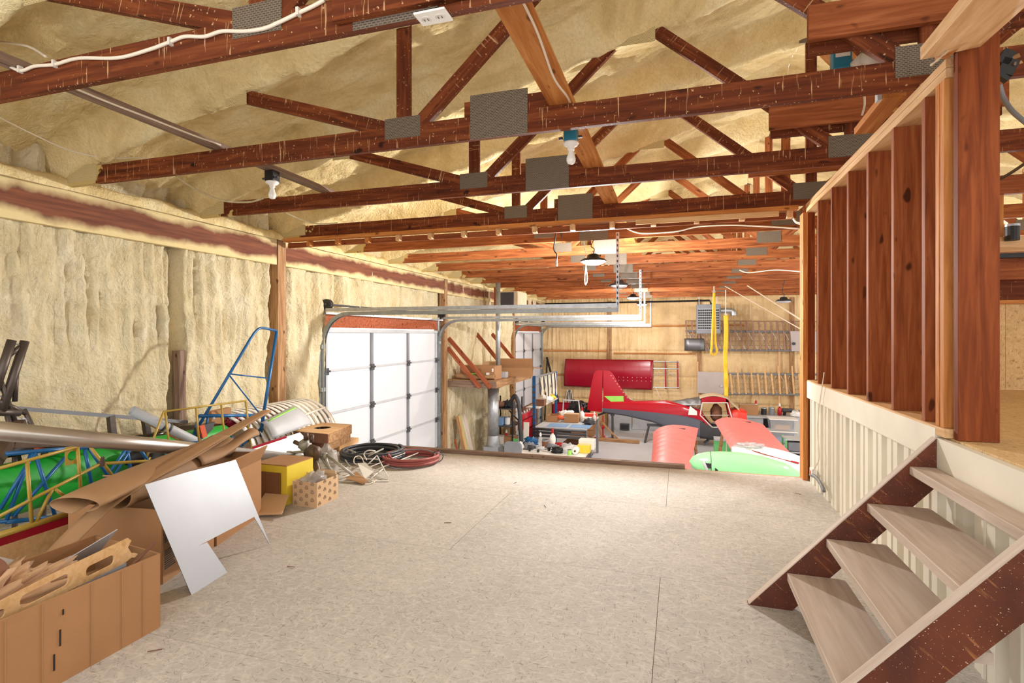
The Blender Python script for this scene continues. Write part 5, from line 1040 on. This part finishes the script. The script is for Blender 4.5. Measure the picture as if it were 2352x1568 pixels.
# ---- low front bench with white top, tools spread out
fb = thing('front_bench', (-2.7, 11.2, 0), 'white topped bench close below the loft crowded with tools', 'workbench'); X0, X1, Y0, Y1, ZT = -3.55, -1.85, 10.7, 11.9, .72
MB().box(X0, X1, Y0, Y1, ZT-.04, ZT).build('top', 'white', fb)
for x in (X0+.05, X1-.05):
    for y in (Y0+.05, Y1-.05): MB().bar((x, y, 0), (x, y, ZT-.04), .06, .06).build('leg', 'mid_grey', fb)
MB().box(X1-.28, X1+.12, Y0+.35, Y1-.1, .40, .43).build('side_shelf', 'light_grey', fb)
fs = (('heap', 'blue_tube', 'navy blue cap on the front bench by the chair', .35, .95, 1.3), ('bottle', 'clear_plastic', 'clear jar on the front bench', .62, .75, 1.3), ('can', 'brown_rag', 'reddish brown tin on the front bench', .76, .62, 1.4), ('bottle', 'white', 'white and blue tube bottle standing on the front bench', .88, .8, 1.7), ('tool', 'mid_grey', 'silver hand grinder on the front bench', .95, .45, 1.1), ('tool', 'red_tool', 'red hand drill on the front bench', 1.12, .55, 1.2), ('heap', 'black', 'black tool pouch on the front bench', 1.1, .3, 1.0), ('heap', 'clear_plastic', 'crumpled clear bag on the front bench', 1.3, .4, 1.5), ('roll', 'white', 'white paper roll on the front bench by the yellow carton', 1.48, .35, 1.0), ('box', 'yellow', 'yellow carton on the front bench', 1.62, .55, 1.1), ('can', 'primer_green', 'squat lime green lid tub on the front bench', 1.38, .2, .8), ('box', 'white', 'white carton on the bench end with a blue label', 1.62, .95, 1.4), ('tool', 'dark_grey', 'dark pliers lying on the front bench', .55, .3, .9), ('tool', 'light_grey', 'grey wrench lying on the front bench', .75, .25, .9), ('heap', 'white', 'white wiping cloth on the front bench', .2, .4, 1.2), ('heap', 'mid_grey', 'grey tangle of wire on the front bench', .42, .5, 1.1))
for k, m_, l, x, y, s_ in fs: item(k, (X0+x, Y0+y, ZT+.002), m_, l, s_)
p = P(1180, 1030, 10.1); ch = thing('office_chair', (p.x, 10.1, 0), 'dark grey mesh office chair before the front bench', 'chair')
pr = rounded(0, 0, .36, .34, .08); MB().prism(pr, Matrix(((1, 0, 0, p.x), (0, 0, 1, 10.02), (0, 1, 0, p.z-.02), (0, 0, 0, 1))), .05).build('backrest', 'mid_grey', ch, bevel=.01)
MB().bar((p.x, 10.09, .5), (p.x, 10.07, p.z-.1), .06, .03, (0, 1, 0)).build('back_bar', 'black', ch); MB().prism(rounded(0, 0, .46, .46, .1), Matrix.Translation((p.x, 10.3, .46)), .07).build('seat', 'dark_grey', ch, bevel=.02); MB().tube([(p.x, 10.3, .1), (p.x, 10.3, .46)], .03, 10).build('gas_lift', 'black', ch)
for k in range(5): a_ = 2*math.pi*k/5; lg = MB().bar((p.x, 10.3, .11), (p.x+.28*math.cos(a_), 10.3+.28*math.sin(a_), .07), .05, .03).build('leg', 'black', ch); MB().sphere((p.x+.28*math.cos(a_), 10.3+.28*math.sin(a_), .03), .03, 8, 6).build('caster', 'black', lg)
# ---- red bending brake
rbk = thing('metal_brake', (P(1208, 990, 12.6).x, 12.8, 0), 'red steel sheet metal brake beside the door', 'machine'); a, b2 = P(1198, 1010, 12.5), P(1222, 1010, 13.4)
for p_ in (a, b2): MB().box(p_.x-.06, p_.x+.06, p_.y-.08, p_.y+.08, 0, .95).build('upright', 'red_tool', rbk); MB().box(p_.x-.08, p_.x+.08, p_.y-.3, p_.y+.3, 0, .06).build('foot', 'red_tool', rbk)
MB().bar((a.x, a.y-.1, 1.0), (b2.x, b2.y+.1, 1.0), .14, .22).build('bed', 'red_tool', rbk); MB().bar((a.x, a.y-.1, 1.2), (b2.x, b2.y+.1, 1.2), .10, .12).build('clamp_bar', 'red_gloss', rbk)
for t in range(5): q = V((a.x, a.y, 1.27)).lerp(V((b2.x, b2.y, 1.27)), t/4); MB().tube([q, q+V((0, 0, .05))], .02, 8).build('bolt', 'offwhite', rbk)
MB().tube([(a.x-.02, a.y, 1.05), (a.x-.30, a.y-.05, 1.35)], .018, 8).build('lever', 'black', rbk)
# ---- blue rack with hanging cables
ra, rb_ = P(1227, 1020, 13.2), P(1292, 930, 15.5); rk = thing('tool_rack', (ra.x, 13.2, 0), 'tall blue post rack hung with cables and a shelf', 'rack')
rkp = MB().bar((ra.x, 13.2, 0), (ra.x, 13.2, 2.15), .07, .07).build('post', 'blue_tube', rk); MB().bar((ra.x+.02, 15.6, 0), (ra.x+.02, 15.6, 2.1), .06, .06).build('post', 'blue_tube', rk); MB().bar((ra.x, 13.2, 2.1), (ra.x+.02, 15.6, 2.1), .04, .04).build('rail', 'mid_grey', rk); MB().box(ra.x-.25, ra.x+.10, 13.3, 15.5, 1.30, 1.33).build('shelf', 'offwhite', rk)
for k in range(12): MB().box(ra.x-.036, ra.x+.036, 13.155, 13.162, .3+.14*k, .36+.14*k).build('slot', 'dark_grey', rkp)
rnd = random.Random(3)
for k in range(14):
    y = 13.5+.145*k; x = ra.x+.06; L = .35+.35*rnd.random(); wq = .05+.03*rnd.random()
    MB().tube(spline([(x, y, 2.08), (x+.02, y-wq, 2.08-L*.6), (x+.03, y, 2.08-L), (x+.02, y+wq, 2.08-L*.6), (x, y+.01, 2.08)], 5), .012, 5).build('hanging_cable', 'wire_white', smooth=True, label='looped cable hanging from the blue tool rack', cat='cable', group='cables on the blue rack') if k % 3 else MB().tube(spline([(x, y, 2.08), (x+.02, y-wq, 2.08-L*.6), (x+.03, y, 2.08-L), (x+.02, y+wq, 2.08-L*.6), (x, y+.01, 2.08)], 5), .014, 5).build('hanging_cable', 'dark_grey', smooth=True, label='dark looped cable hanging from the blue tool rack', cat='cable', group='dark cables on the blue rack')
item('box', (ra.x+.02, 13.7, 1.332), 'brown_rag', 'dark brown box on the shelf of the blue rack', 1.2); item('heap', (ra.x, 14.4, 1.332), 'white', 'white crumpled cloth on the shelf of the blue rack', 1.6); item('heap', (ra.x, 15.0, 1.332), 'yellow', 'yellow cloth on the shelf of the blue rack', 1.2)
MB().box(ra.x-.5, ra.x-.46, 13.6, 15.3, 0, 1.25).build('plywood_board', 'brown_rag', label='brown board standing between the blue rack and the door', cat='board')
# cables hung on the back wall below the red wing
for k in range(4):
    p = P(1303+3*k, 895, YB-.16); MB().tube(spline([p, p+V((-.06, 0, -.35)), p+V((0, -.02, -.7-.1*k)), p+V((.05, 0, -.3)), p], 5), .014, 5).build('hanging_cable', ['wire_white', 'mid_grey', 'dark_grey', 'wire_white'][k], smooth=True, label='cable bundle hanging on the back wall under the red wing', cat='cable', group='cables under the red wing')
# ---- black shelving and vacuum hose by the flue
sv = thing('wire_shelving', (-4.15, 12.4, 0), 'narrow black shelving packed with clutter behind the flue pipe', 'shelving'); X0, X1, Y0, Y1 = -4.35, -3.78, 12.1, 12.9
for x in (X0, X1):
    for y in (Y0, Y1): MB().bar((x, y, 0), (x, y, 1.65), .03, .03).build('post', 'black', sv)
for z in (.12, .55, 1.0, 1.42): MB().box(X0, X1, Y0, Y1, z, z+.02).build('shelf', 'light_grey' if z < 1 else 'dark_grey', sv)
ks = (('box', 'cardboard', 'brown box on the bottom of the black shelving', .14, .15), ('can', 'white', 'white can on the bottom of the black shelving', .14, .42), ('box', 'offwhite', 'stack of cream boards on the black shelving', .57, .15), ('bottle', 'red_tool', 'red bottle on the second black shelf', .57, .32), ('box', 'board_wood', 'wooden block on the second black shelf', .57, .46), ('can', 'white', 'white pail on the third black shelf', 1.02, .35), ('box', 'blue_mat', 'light blue box on the third black shelf', 1.02, .12), ('heap', 'brown_rag', 'brown bundle on the top black shelf', 1.44, .15), ('heap', 'dark_grey', 'dark machine part on the top black shelf', 1.44, .36))
for k, m_, l, z, x in ks: item(k, (X0+x, 12.3+.1*(x > .3), z+.002), m_, l, 1.3)
MB().tube(spline([(-3.9, 12.2, 1.5), (-3.72, 12.1, 1.75), (-3.6, 12.05, 1.5), (-3.55, 12.0, 1.0), (-3.53, 12.0, .6), (-3.62, 12.0, .45), (-3.75, 12.0, .5)], 8), .05, 10).build('vacuum_hose', 'dark_grey', smooth=True, label='thick dark vacuum hose draped over the black shelving', cat='hose')
for k, (mat, l) in enumerate((('green_box', 'green narrow panel leaning by the vacuum hose'), ('light_grey', 'pale glass panel leaning by the vacuum hose'), ('offwhite', 'white narrow board leaning beside the glass panel'))):
    x = -3.74+.13*k; slab([V((x, 11.94, .01)), V((x+.12, 11.94, .01)), V((x+.12, 12.06, .75+.2*k)), V((x-.01, 12.06, .75+.2*k))], .02, (0, .98, -.15)).build('leaning_sheet', mat, label=l, cat='panel')
# ---- flue pipe, leaning boards, bottle
fl = thing('flue_pipe', (-4.12, 11.4, 0), 'shiny steel flue pipe rising beside the wall shelf', 'pipe'); fx, fy = P(1133, 1000, 11.3).x, 11.3
MB().tube([(fx, fy, .95), (fx, fy, 2.0)], .125, 20).build('wide_pipe', 'galv', fl, smooth=True); MB().tube([(fx+.06, fy+.15, 2.0), (fx+.06, fy+.15, CB-.02)], .055, 14).build('upper_pipe', 'galv', fl, smooth=True)
MB().lathe([(.125, .95), (.16, .75), (.15, .72)], Matrix.Translation((fx, fy, 0)), 18, False).build('cone', 'galv', fl, smooth=True); hc = MB().box(fx-.17, fx+.17, fy-.17, fy+.17, 0, .72).build('heater_case', 'galv', fl)
for i in range(6):
    for j in range(2): MB().box(fx-.12+.13*j, fx-.02+.13*j, fy-.176, fy-.17, .12+.09*i, .15+.09*i).build('vent_slot', 'black', hc)
lbz = [('board_wood', 'dark weathered plank leaning on the foam wall', 10.75, .09), ('pale_wood', 'pale board with dark seams leaning on the foam wall', 10.88, .11), ('primer_green', 'board with a lime green edge leaning on the foam wall', 10.95, .03), ('tread_wood', 'whitewashed board with marker strokes leaning on the foam wall', 11.02, .12), ('tread_wood', 'broad whitewashed board leaning nearest the flue', 11.16, .13)]
for mat, l, y, wd in lbz:
    o = beam('leaning_board', (-4.30, y, .02), (-4.62, y-.02, 1.42), wd, .025, mat, up=(1, 0, .2), label=l, cat='board')
beam('leaning_board', (-4.40, 10.62, .02), (-4.60, 10.6, .95), .05, .03, 'red_ply', up=(1, 0, .2), label='short reddish lath leaning on the foam wall', cat='board')
pt = thing('gas_bottle', (P(1045, 1030, 10.5).x, 10.55, 0), 'white gas bottle standing by the foam wall', 'gas bottle'); c = Matrix.Translation((P(1045, 1030, 10.5).x, 10.55, 0)); MB().lathe([(.12, 0), (.15, .05), (.15, .30), (.12, .36), (.04, .39)], c, 20).build('body', 'light_grey', pt, smooth=True); MB().lathe([(.10, .38), (.10, .46), (.09, .46), (.09, .38)], c, 16, False).build('collar', 'light_grey', pt); MB().tube([(WM[pt].translation.x, 10.55, .38), (WM[pt].translation.x, 10.55, .44)], .02, 8).build('valve', 'rust', pt)
# ---- wall shelf with braces and cartons
ws = thing('timber_shelf', (-4.2, 11.9, 2.05), 'timber wall shelf with long diagonal braces beside the door', 'shelf'); X0, X1, Y0, Y1, ZT = XL+.05, -3.67, 10.58, 13.3, 2.24
beam('front_joist', (X0, Y0, ZT-.09), (X1, Y0, ZT-.09), .038, .15, 'grey_wood', ws); beam('edge_joist', (X1, Y0, ZT-.09), (X1, Y1, ZT-.09), .038, .15, 'board_wood', ws); beam('back_joist', (X0, Y1, ZT-.09), (X1, Y1, ZT-.09), .038, .15, 'board_wood', ws)
for i in range(5): MB().box(X0, X1+.03, Y0-.02+.55*i, Y0+.525+.55*i, ZT-.015, ZT).build('deck_board', 'board_wood', ws)
beam('brace', (X0+.02, Y0-.03, 3.12), (X1-.10, Y0-.03, ZT-.15), .038, .09, 'red_ply', ws); beam('brace', (X0+.02, Y0-.075, 2.92), (X1-.33, Y0-.075, ZT-.15), .038, .09, 'red_ply', ws)
beam('brace', (X0+.02, Y1+.03, 3.22), (X1-.05, Y1+.03, ZT-.15), .038, .09, 'red_ply', ws); beam('brace', (X0+.02, 12.2, 3.22), (X1-.2, 12.2, ZT-.01), .038, .09, 'red_ply', ws)
c1 = carton('cardboard_box', [(-4.55, 10.75), (-3.75, 10.72), (-3.72, 11.10), (-4.53, 11.12)], ZT+.002, .28, 'cardboard', 'long cardboard box with printed label on the wall shelf', lid=True)
MB().box(-3.93, -3.86, 10.70, 10.716, ZT+.08, ZT+.15).build('label', 'white', c1); MB().box(-3.80, -3.77, 10.70, 10.716, ZT+.17, ZT+.24).build('label', 'white', c1)
for k in range(5): MB().box(-4.20, -4.06+.02*(k % 2), 10.715, 10.722, ZT+.22-.03*k, ZT+.228-.03*k).build('print_line', 'cardboard_dark', c1)
roll((-4.62, 10.66, ZT+.06), (-3.70, 10.62, ZT+.06), .055, .055, 0, 350, 1.0).build('kraft_paper_roll', 'kraft', smooth=True, solid=.004, label='brown paper roll at the shelf front before the long box', cat='paper roll')
MB().box(-4.25, -4.05, 10.62, 10.70, ZT+.115, ZT+.135).build('green_card', 'primer_green', label='lime green card under the brown paper roll', cat='card')
carton('cardboard_box', [(-4.0, 11.6), (-3.2, 11.75), (-3.26, 12.05), (-4.06, 11.9)], ZT+.002, .20, 'cardboard', 'open carton with a pointed flap overhanging the wall shelf', flaps=((1, -5, .22), (0, 50, .12), (2, 80, .2))); carton('cardboard_box', [(-4.5, 12.0), (-4.1, 12.0), (-4.1, 12.5), (-4.5, 12.5)], ZT+.002, .30, 'cardboard_pale', 'pale carton at the back of the wall shelf', lid=True)
item('box', (-3.78, 11.35, ZT+.002), 'light_grey', 'small grey tray between the cartons on the wall shelf', .9)
# ---- evaporative cooler box high on the wall
a = P(1141, 706, 12.4); b2 = P(1182, 668, 12.4); cl = thing('louvred_cooler', ((a.x+b2.x)/2, 12.6, a.z), 'tan box with a dark louvred front up by the eaves', 'cooler')
MB().box(a.x, b2.x+.08, 12.4, 13.2, a.z, b2.z).build('case', 'tan_cloth', cl, bevel=.01); grl = MB().box(a.x+.04, b2.x-.02, 12.385, 12.398, a.z+.03, b2.z-.03).build('grille', 'dark_grey', cl)
for i in range(12): x = a.x+.06+(b2.x-a.x-.1)*i/11; MB().box(x-.004, x+.004, 12.378, 12.386, a.z+.04, b2.z-.04).build('slat', 'steel_dark', grl)
beam('bracket_arm', (XL+.05, 12.6, a.z-.02), (b2.x, 12.6, a.z-.02), .05, .05, 'board_wood', cl); beam('bracket_post', (a.x-.1, 12.6, a.z-.05), (a.x-.1, 12.6, CB), .08, .05, 'red_ply', cl, up=(0, 1, 0))
# ================================================================ cables and small fittings
def cable(pts, r, mat, label, n=8, group=None): return MB().tube(spline(pts, n), r, 6).build('cable', mat, smooth=True, label=label, cat='cable', group=group)
y1 = TY[1]-.028
F = lambda x, y: U(x, y, Y=y1)
cb = thing('clipped_cable', F(400, 90), 'white cable clipped in waves along the dark truss chord', 'cable')
MB().tube(spline([F(-60, 120), F(0, 140), F(45, 162), F(80, 152), F(126, 148), F(180, 134), F(270, 133), F(340, 115), F(392, 96), F(425, 84), F(470, 84), F(510, 72), F(560, 72), F(605, 66), F(640, 52), F(686, 30), F(720, 14), F(745, 0)], 6), .008, 8).build('cable', 'wire_white', cb, smooth=True)
for x, y in ((47, 160), (126, 147), (392, 96), (686, 28)): MB().box(F(x, y).x-.006, F(x, y).x+.006, y1-.012, y1+.010, F(x, y).z-.016, F(x, y).z+.016).build('clip', 'offwhite', cb)
cable([U(-20, 94, Y=2.1), U(60, 105, Y=2.0), U(105, 130, Y=1.9)], .007, 'wire_white', 'loose white cable over the truss at the eaves')
cable([(-3.11, 1.9, CB+.148), (-3.105, 2.2, CB+.142), (-3.10, 2.45, CB+.145), (-3.098, 2.8, CB+.15), (-3.10, 3.0, CB+.16)], .006, 'wire_white', 'pale cable stapled under the weathered grey board')
cable([U(-10, 265, X=-4.5), U(80, 310, X=-4.45), U(160, 345, X=-4.4), U(240, 362, X=-4.3), U(300, 362, X=-4.2), U(345, 364, X=-4.0)], .005, 'wire_white', 'thin white cable sagging along the foam roof')
cable([U(405, 405, X=-4.2), U(450, 435, X=-4.25), U(510, 460, X=-4.2), U(570, 464, X=-4.0), U(606, 455, X=-3.85)], .009, 'foam_wall', 'foam coated cable sagging below the third truss')
cable([U(655, 488, X=-4.0), U(690, 503, X=-3.95), U(730, 514, X=-3.85), U(775, 512, X=-3.7)], .009, 'foam_wall', 'foam coated cable ending at the loft edge truss')
cable([(-.60, 1.75, CB+.135), (-.585, 2.2, CB+.12), (-.60, 2.6, CB+.10), (-.585, 2.85, CB+.11), (-.60, 3.02, CB+.145)], .006, 'wire_white', 'white cable running beside the knotty board')
# outlet on the near truss
p = U(998, 12, Y=TY[1]-.01); ou = thing('power_outlet', (p.x, p.y, CB-.02), 'white double power outlet under the near truss', 'outlet')
MB().box(p.x-.062, p.x+.062, TY[1]-.06, TY[1]+.02, CB-.012, CB-.004).build('cover_plate', 'white', ou, bevel=.002); ocp = [c_ for c_ in ou.children][0]
for s_ in (-1, 1):
    MB().lathe([(.018, 0), (.018, .004), (.001, .004)], Matrix.Translation((p.x+s_*.028, TY[1]-.02, CB-.0155)), 14, False).build('socket', 'offwhite', ocp)
    for q in (-1, 1): MB().box(p.x+s_*.028+q*.007-.0015, p.x+s_*.028+q*.007+.0015, TY[1]-.026, TY[1]-.014, CB-.0165, CB-.0155).build('slot', 'dark_grey', ocp)
MB().box(p.x-.055, p.x+.055, TY[1]-.05, TY[1]+.015, CB-.004, CB+.001).build('back_box', 'mid_grey', ou)
# timber brace with junction box and lamp on the right
rbx = thing('slanted_brace', (.95, 3.4, CB+.1), 'short slanted timber brace carrying a blue box and spot lamp', 'brace')
beam('brace', U(1960, 165, Y=3.75), U(1905, 108, Y=3.35), .12, .04, 'knotty_wood', rbx); 
q = U(1930, 140, Y=3.35); MB().box(q.x-.045, q.x+.045, q.y-.05, q.y+.03, q.z-.06, q.z+.05).build('junction_box', 'teal_plastic', rbx, bevel=.006); MB().box(q.x-.035, q.x+.035, q.y-.052, q.y-.049, q.z-.0, q.z+.045).build('cover', 'white', rbx)
MB().tube([U(1958, 150, Y=3.3), U(1985, 132, Y=3.25)], [.018, .03], 12).build('spot_neck', 'offwhite', rbx, smooth=True); MB().tube([U(1985, 132, Y=3.25), U(2028, 130, Y=3.2)], [.035, .05], 16).build('spot_head', 'offwhite', rbx, smooth=True); MB().tube([U(1972, 140, Y=3.28), U(1988, 118, Y=3.27)], .02, 10).build('spot_joint', 'dark_grey', rbx)
MB().tube(spline([U(1915, 128, Y=3.33), U(1908, 112, Y=3.33), U(1925, 100, Y=3.33), U(1945, 95, Y=3.33)], 6), .005, 6).build('lead', 'black', rbx, smooth=True)
o2 = beam('slanted_brace', U(1985, 300, Y=3.75), U(2055, 215, Y=3.35), .11, .04, 'knotty_wood', label='slanted knotty brace behind the third truss tie board', cat='brace')
MB().box(U(2034, 220, Y=3.4).x-.05, U(2034, 220, Y=3.4).x+.05, 3.36, 3.40, U(2034, 226, Y=3.4).z-.02, U(2034, 218, Y=3.4).z+.02).build('cover_plate', 'light_grey', label='pale blank cover plate on the slanted brace', cat='cover plate')
cable([U(2015, 275, Y=3.9), U(2040, 258, Y=3.7), U(2090, 240, Y=3.4), U(2128, 208, Y=3.1)], .008, 'wire_yellow', 'yellow cable rising to the stud wall top plate')
cable([U(1985, 215, Y=3.7), U(1986, 240, Y=3.72), U(1980, 265, Y=3.75)], .006, 'wire_white', 'short white lead by the slanted brace')
# rough bracket above the post, work lamp behind it
beam('head_board', U(2182, 108, Y=2.66), U(2352, -68, Y=1.95), .20, .05, 'pale_wood', up=(0, .3, 1), label='wide pale board resting on the head of the door post', cat='board')
beam('head_board', U(2165, 102, Y=2.72), U(2270, -12, Y=2.25), .05, .12, 'knotty_wood', label='rough cobwebbed board beside the head of the door post', cat='board')
MB().tube(spline([U(2190, 100, Y=2.6), U(2165, 128, Y=2.62), U(2138, 150, Y=2.75)], 6), [.003+.004*math.sin(i) ** 2 for i in range(13)], 5).build('cobweb', 'tan_cloth', smooth=True, label='dusty cobweb strand hanging on the truss plate', cat='cobweb')
wk = thing('work_lamp', U(2305, 150, Y=2.9), 'dark green clamp lamp fixed behind the door post', 'lamp')
for a, b_ in (((2296, 128), (2322, 138)), ((2322, 138), (2304, 172)), ((2304, 172), (2296, 180))): MB().bar(U(*a, Y=2.9), U(*b_, Y=2.9), .06, .03, (0, 1, 0)).build('bracket', 'black', wk)
MB().tube([U(2318, 138, Y=2.9), U(2342, 126, Y=2.88)], .010, 8).build('handle', 'board_wood', wk); MB().tube([U(2318, 148, Y=2.9), U(2332, 146, Y=2.88)], .008, 8).build('screw', 'rust', wk)
cable([U(2296, 195, Y=2.9), U(2305, 225, Y=2.9), U(2325, 255, Y=2.85), U(2360, 285, Y=2.8)], .010, 'mid_grey', 'grey cable curving down behind the door post')
cable([U(2296, 412, Y=3.6), U(2325, 395, Y=3.5), U(2365, 368, Y=3.3)], .008, 'steel_dark', 'dark cable stretched in the upper room')
item('can', U(2325, 552, Y=5.15), 'black', 'squat black canister on the upper room ledge', .9)
# cords over the shop
def cord(a, b_, r, mat, label, cat='cord'): return MB().tube([a, b_], r, 6).build('cord', mat, label=label, cat=cat)
cord(P(1662, 655, 15.2), P(1850, 762, 9.5), .008, 'wire_white', 'lower white cord slanting to the end post'); cord(P(1700, 645, 15.0), P(1850, 741, 9.3), .012, 'wire_white', 'upper white cord slanting to the end post')
cable([P(1440, 525, TY[5]-.03), P(1470, 535, TY[5]-.03), P(1520, 534, TY[5]-.03), P(1560, 530, TY[5]-.03), P(1605, 520, TY[5]-.03), P(1680, 517, TY[5]-.03), P(1760, 520, TY[5]-.03), P(1838, 525, TY[5]-.03)], .009, 'wire_white', 'white cable swagged along the first truss past the loft')
cable([P(1698, 620, TY[8]-.03), P(1720, 626, TY[8]-.03), P(1780, 620, TY[8]-.03), P(1840, 624, TY[8]-.03)], .010, 'wire_white', 'white twin cable along a far truss')
for k in range(2): cable([U(1815, 470, Y=5.6), U(1818, 490+4*k, Y=5.55), U(1828, 508+3*k, Y=5.5), U(1842, 512+3*k, Y=5.45)], .006, 'wire_white', 'white cable looping to the end post head', group='cables at the end post head')
hl = thing('hanging_lead', P(1280, 560, 6.3), 'dark lead with a metal plug hanging from the truss past the loft', 'cable')
MB().tube(spline([P(1279, 498, 6.4), P(1278, 530, 6.4), P(1272, 570, 6.4), P(1279, 585, 6.4), P(1278, 600, 6.4)], 6), .008, 6).build('lead', 'black', hl, smooth=True); MB().tube([P(1278, 595, 6.4), P(1278, 611, 6.4)], .014, 8).build('plug', 'galv', hl)
MB().tube([P(1279, 498, 6.4), V((P(1279, 498, 6.4).x, TY[5], CB+.05))], .008, 6).build('lead', 'black', hl)
pl = thing('pull_loop', P(1346, 650, 6.9), 'white pull cord loop hanging by the glaring lamp', 'cord')
MB().tube(spline([P(1346, 585, 6.9), P(1346, 612, 6.9), P(1343, 640, 6.9), P(1345, 654, 6.9), P(1349, 640, 6.9), P(1346, 612, 6.9)], 5), .005, 6).build('cord', 'tan_cloth', pl, smooth=True); MB().tube([P(1346, 585, 6.9), V((P(1346, 585, 6.9).x, TY[5], CB+.02))], .005, 6).build('cord', 'wire_white', pl)
# fittings by the stud wall foot
p = U(1868, 1086, X=XW-.02); so = thing('floor_outlet', p, 'small white outlet box at the end post foot', 'outlet'); MB().box(p.x-.02, p.x+.012, p.y-.04, p.y+.04, p.z-.03, p.z+.04).build('box', 'white', so, bevel=.003); MB().box(p.x-.023, p.x-.02, p.y-.015, p.y+.015, p.z-.015, p.z+.02).build('socket', 'red_orange', so)
cable([U(1862, 1090, X=XW-.03), U(1872, 1094, X=XW-.04), U(1884, 1108, X=XW-.04), U(1893, 1128, X=XW-.035)], .014, 'mid_grey', 'grey cable bending down by the ribbed siding')
cable([U(1868, 1080, X=XW-.03), U(1882, 1050, X=XW-.03), U(1878, 1000, X=XW-.03), U(1880, 950, X=XW-.03), U(1893, 855, X=XW-.03)], .004, 'wire_white', 'thin white lead up the ribbed siding to the sill')
# wood splinters on the deck
for i, (x, y) in enumerate(((660, 1300), (1180, 1110), (1840, 1135), (372, 1490), (1250, 1160), (1020, 1200), (1880, 1280))):
    p = U(x, y, Z=LF+.003); a_ = 1.3*i; MB().tube([p, p+V((.05*math.cos(a_), .05*math.sin(a_), .002))], .002, 5).build('wood_splinter', 'brown_rag', label='dark wood splinter lying on the loft deck', cat='splinter', group='splinters on the loft deck')
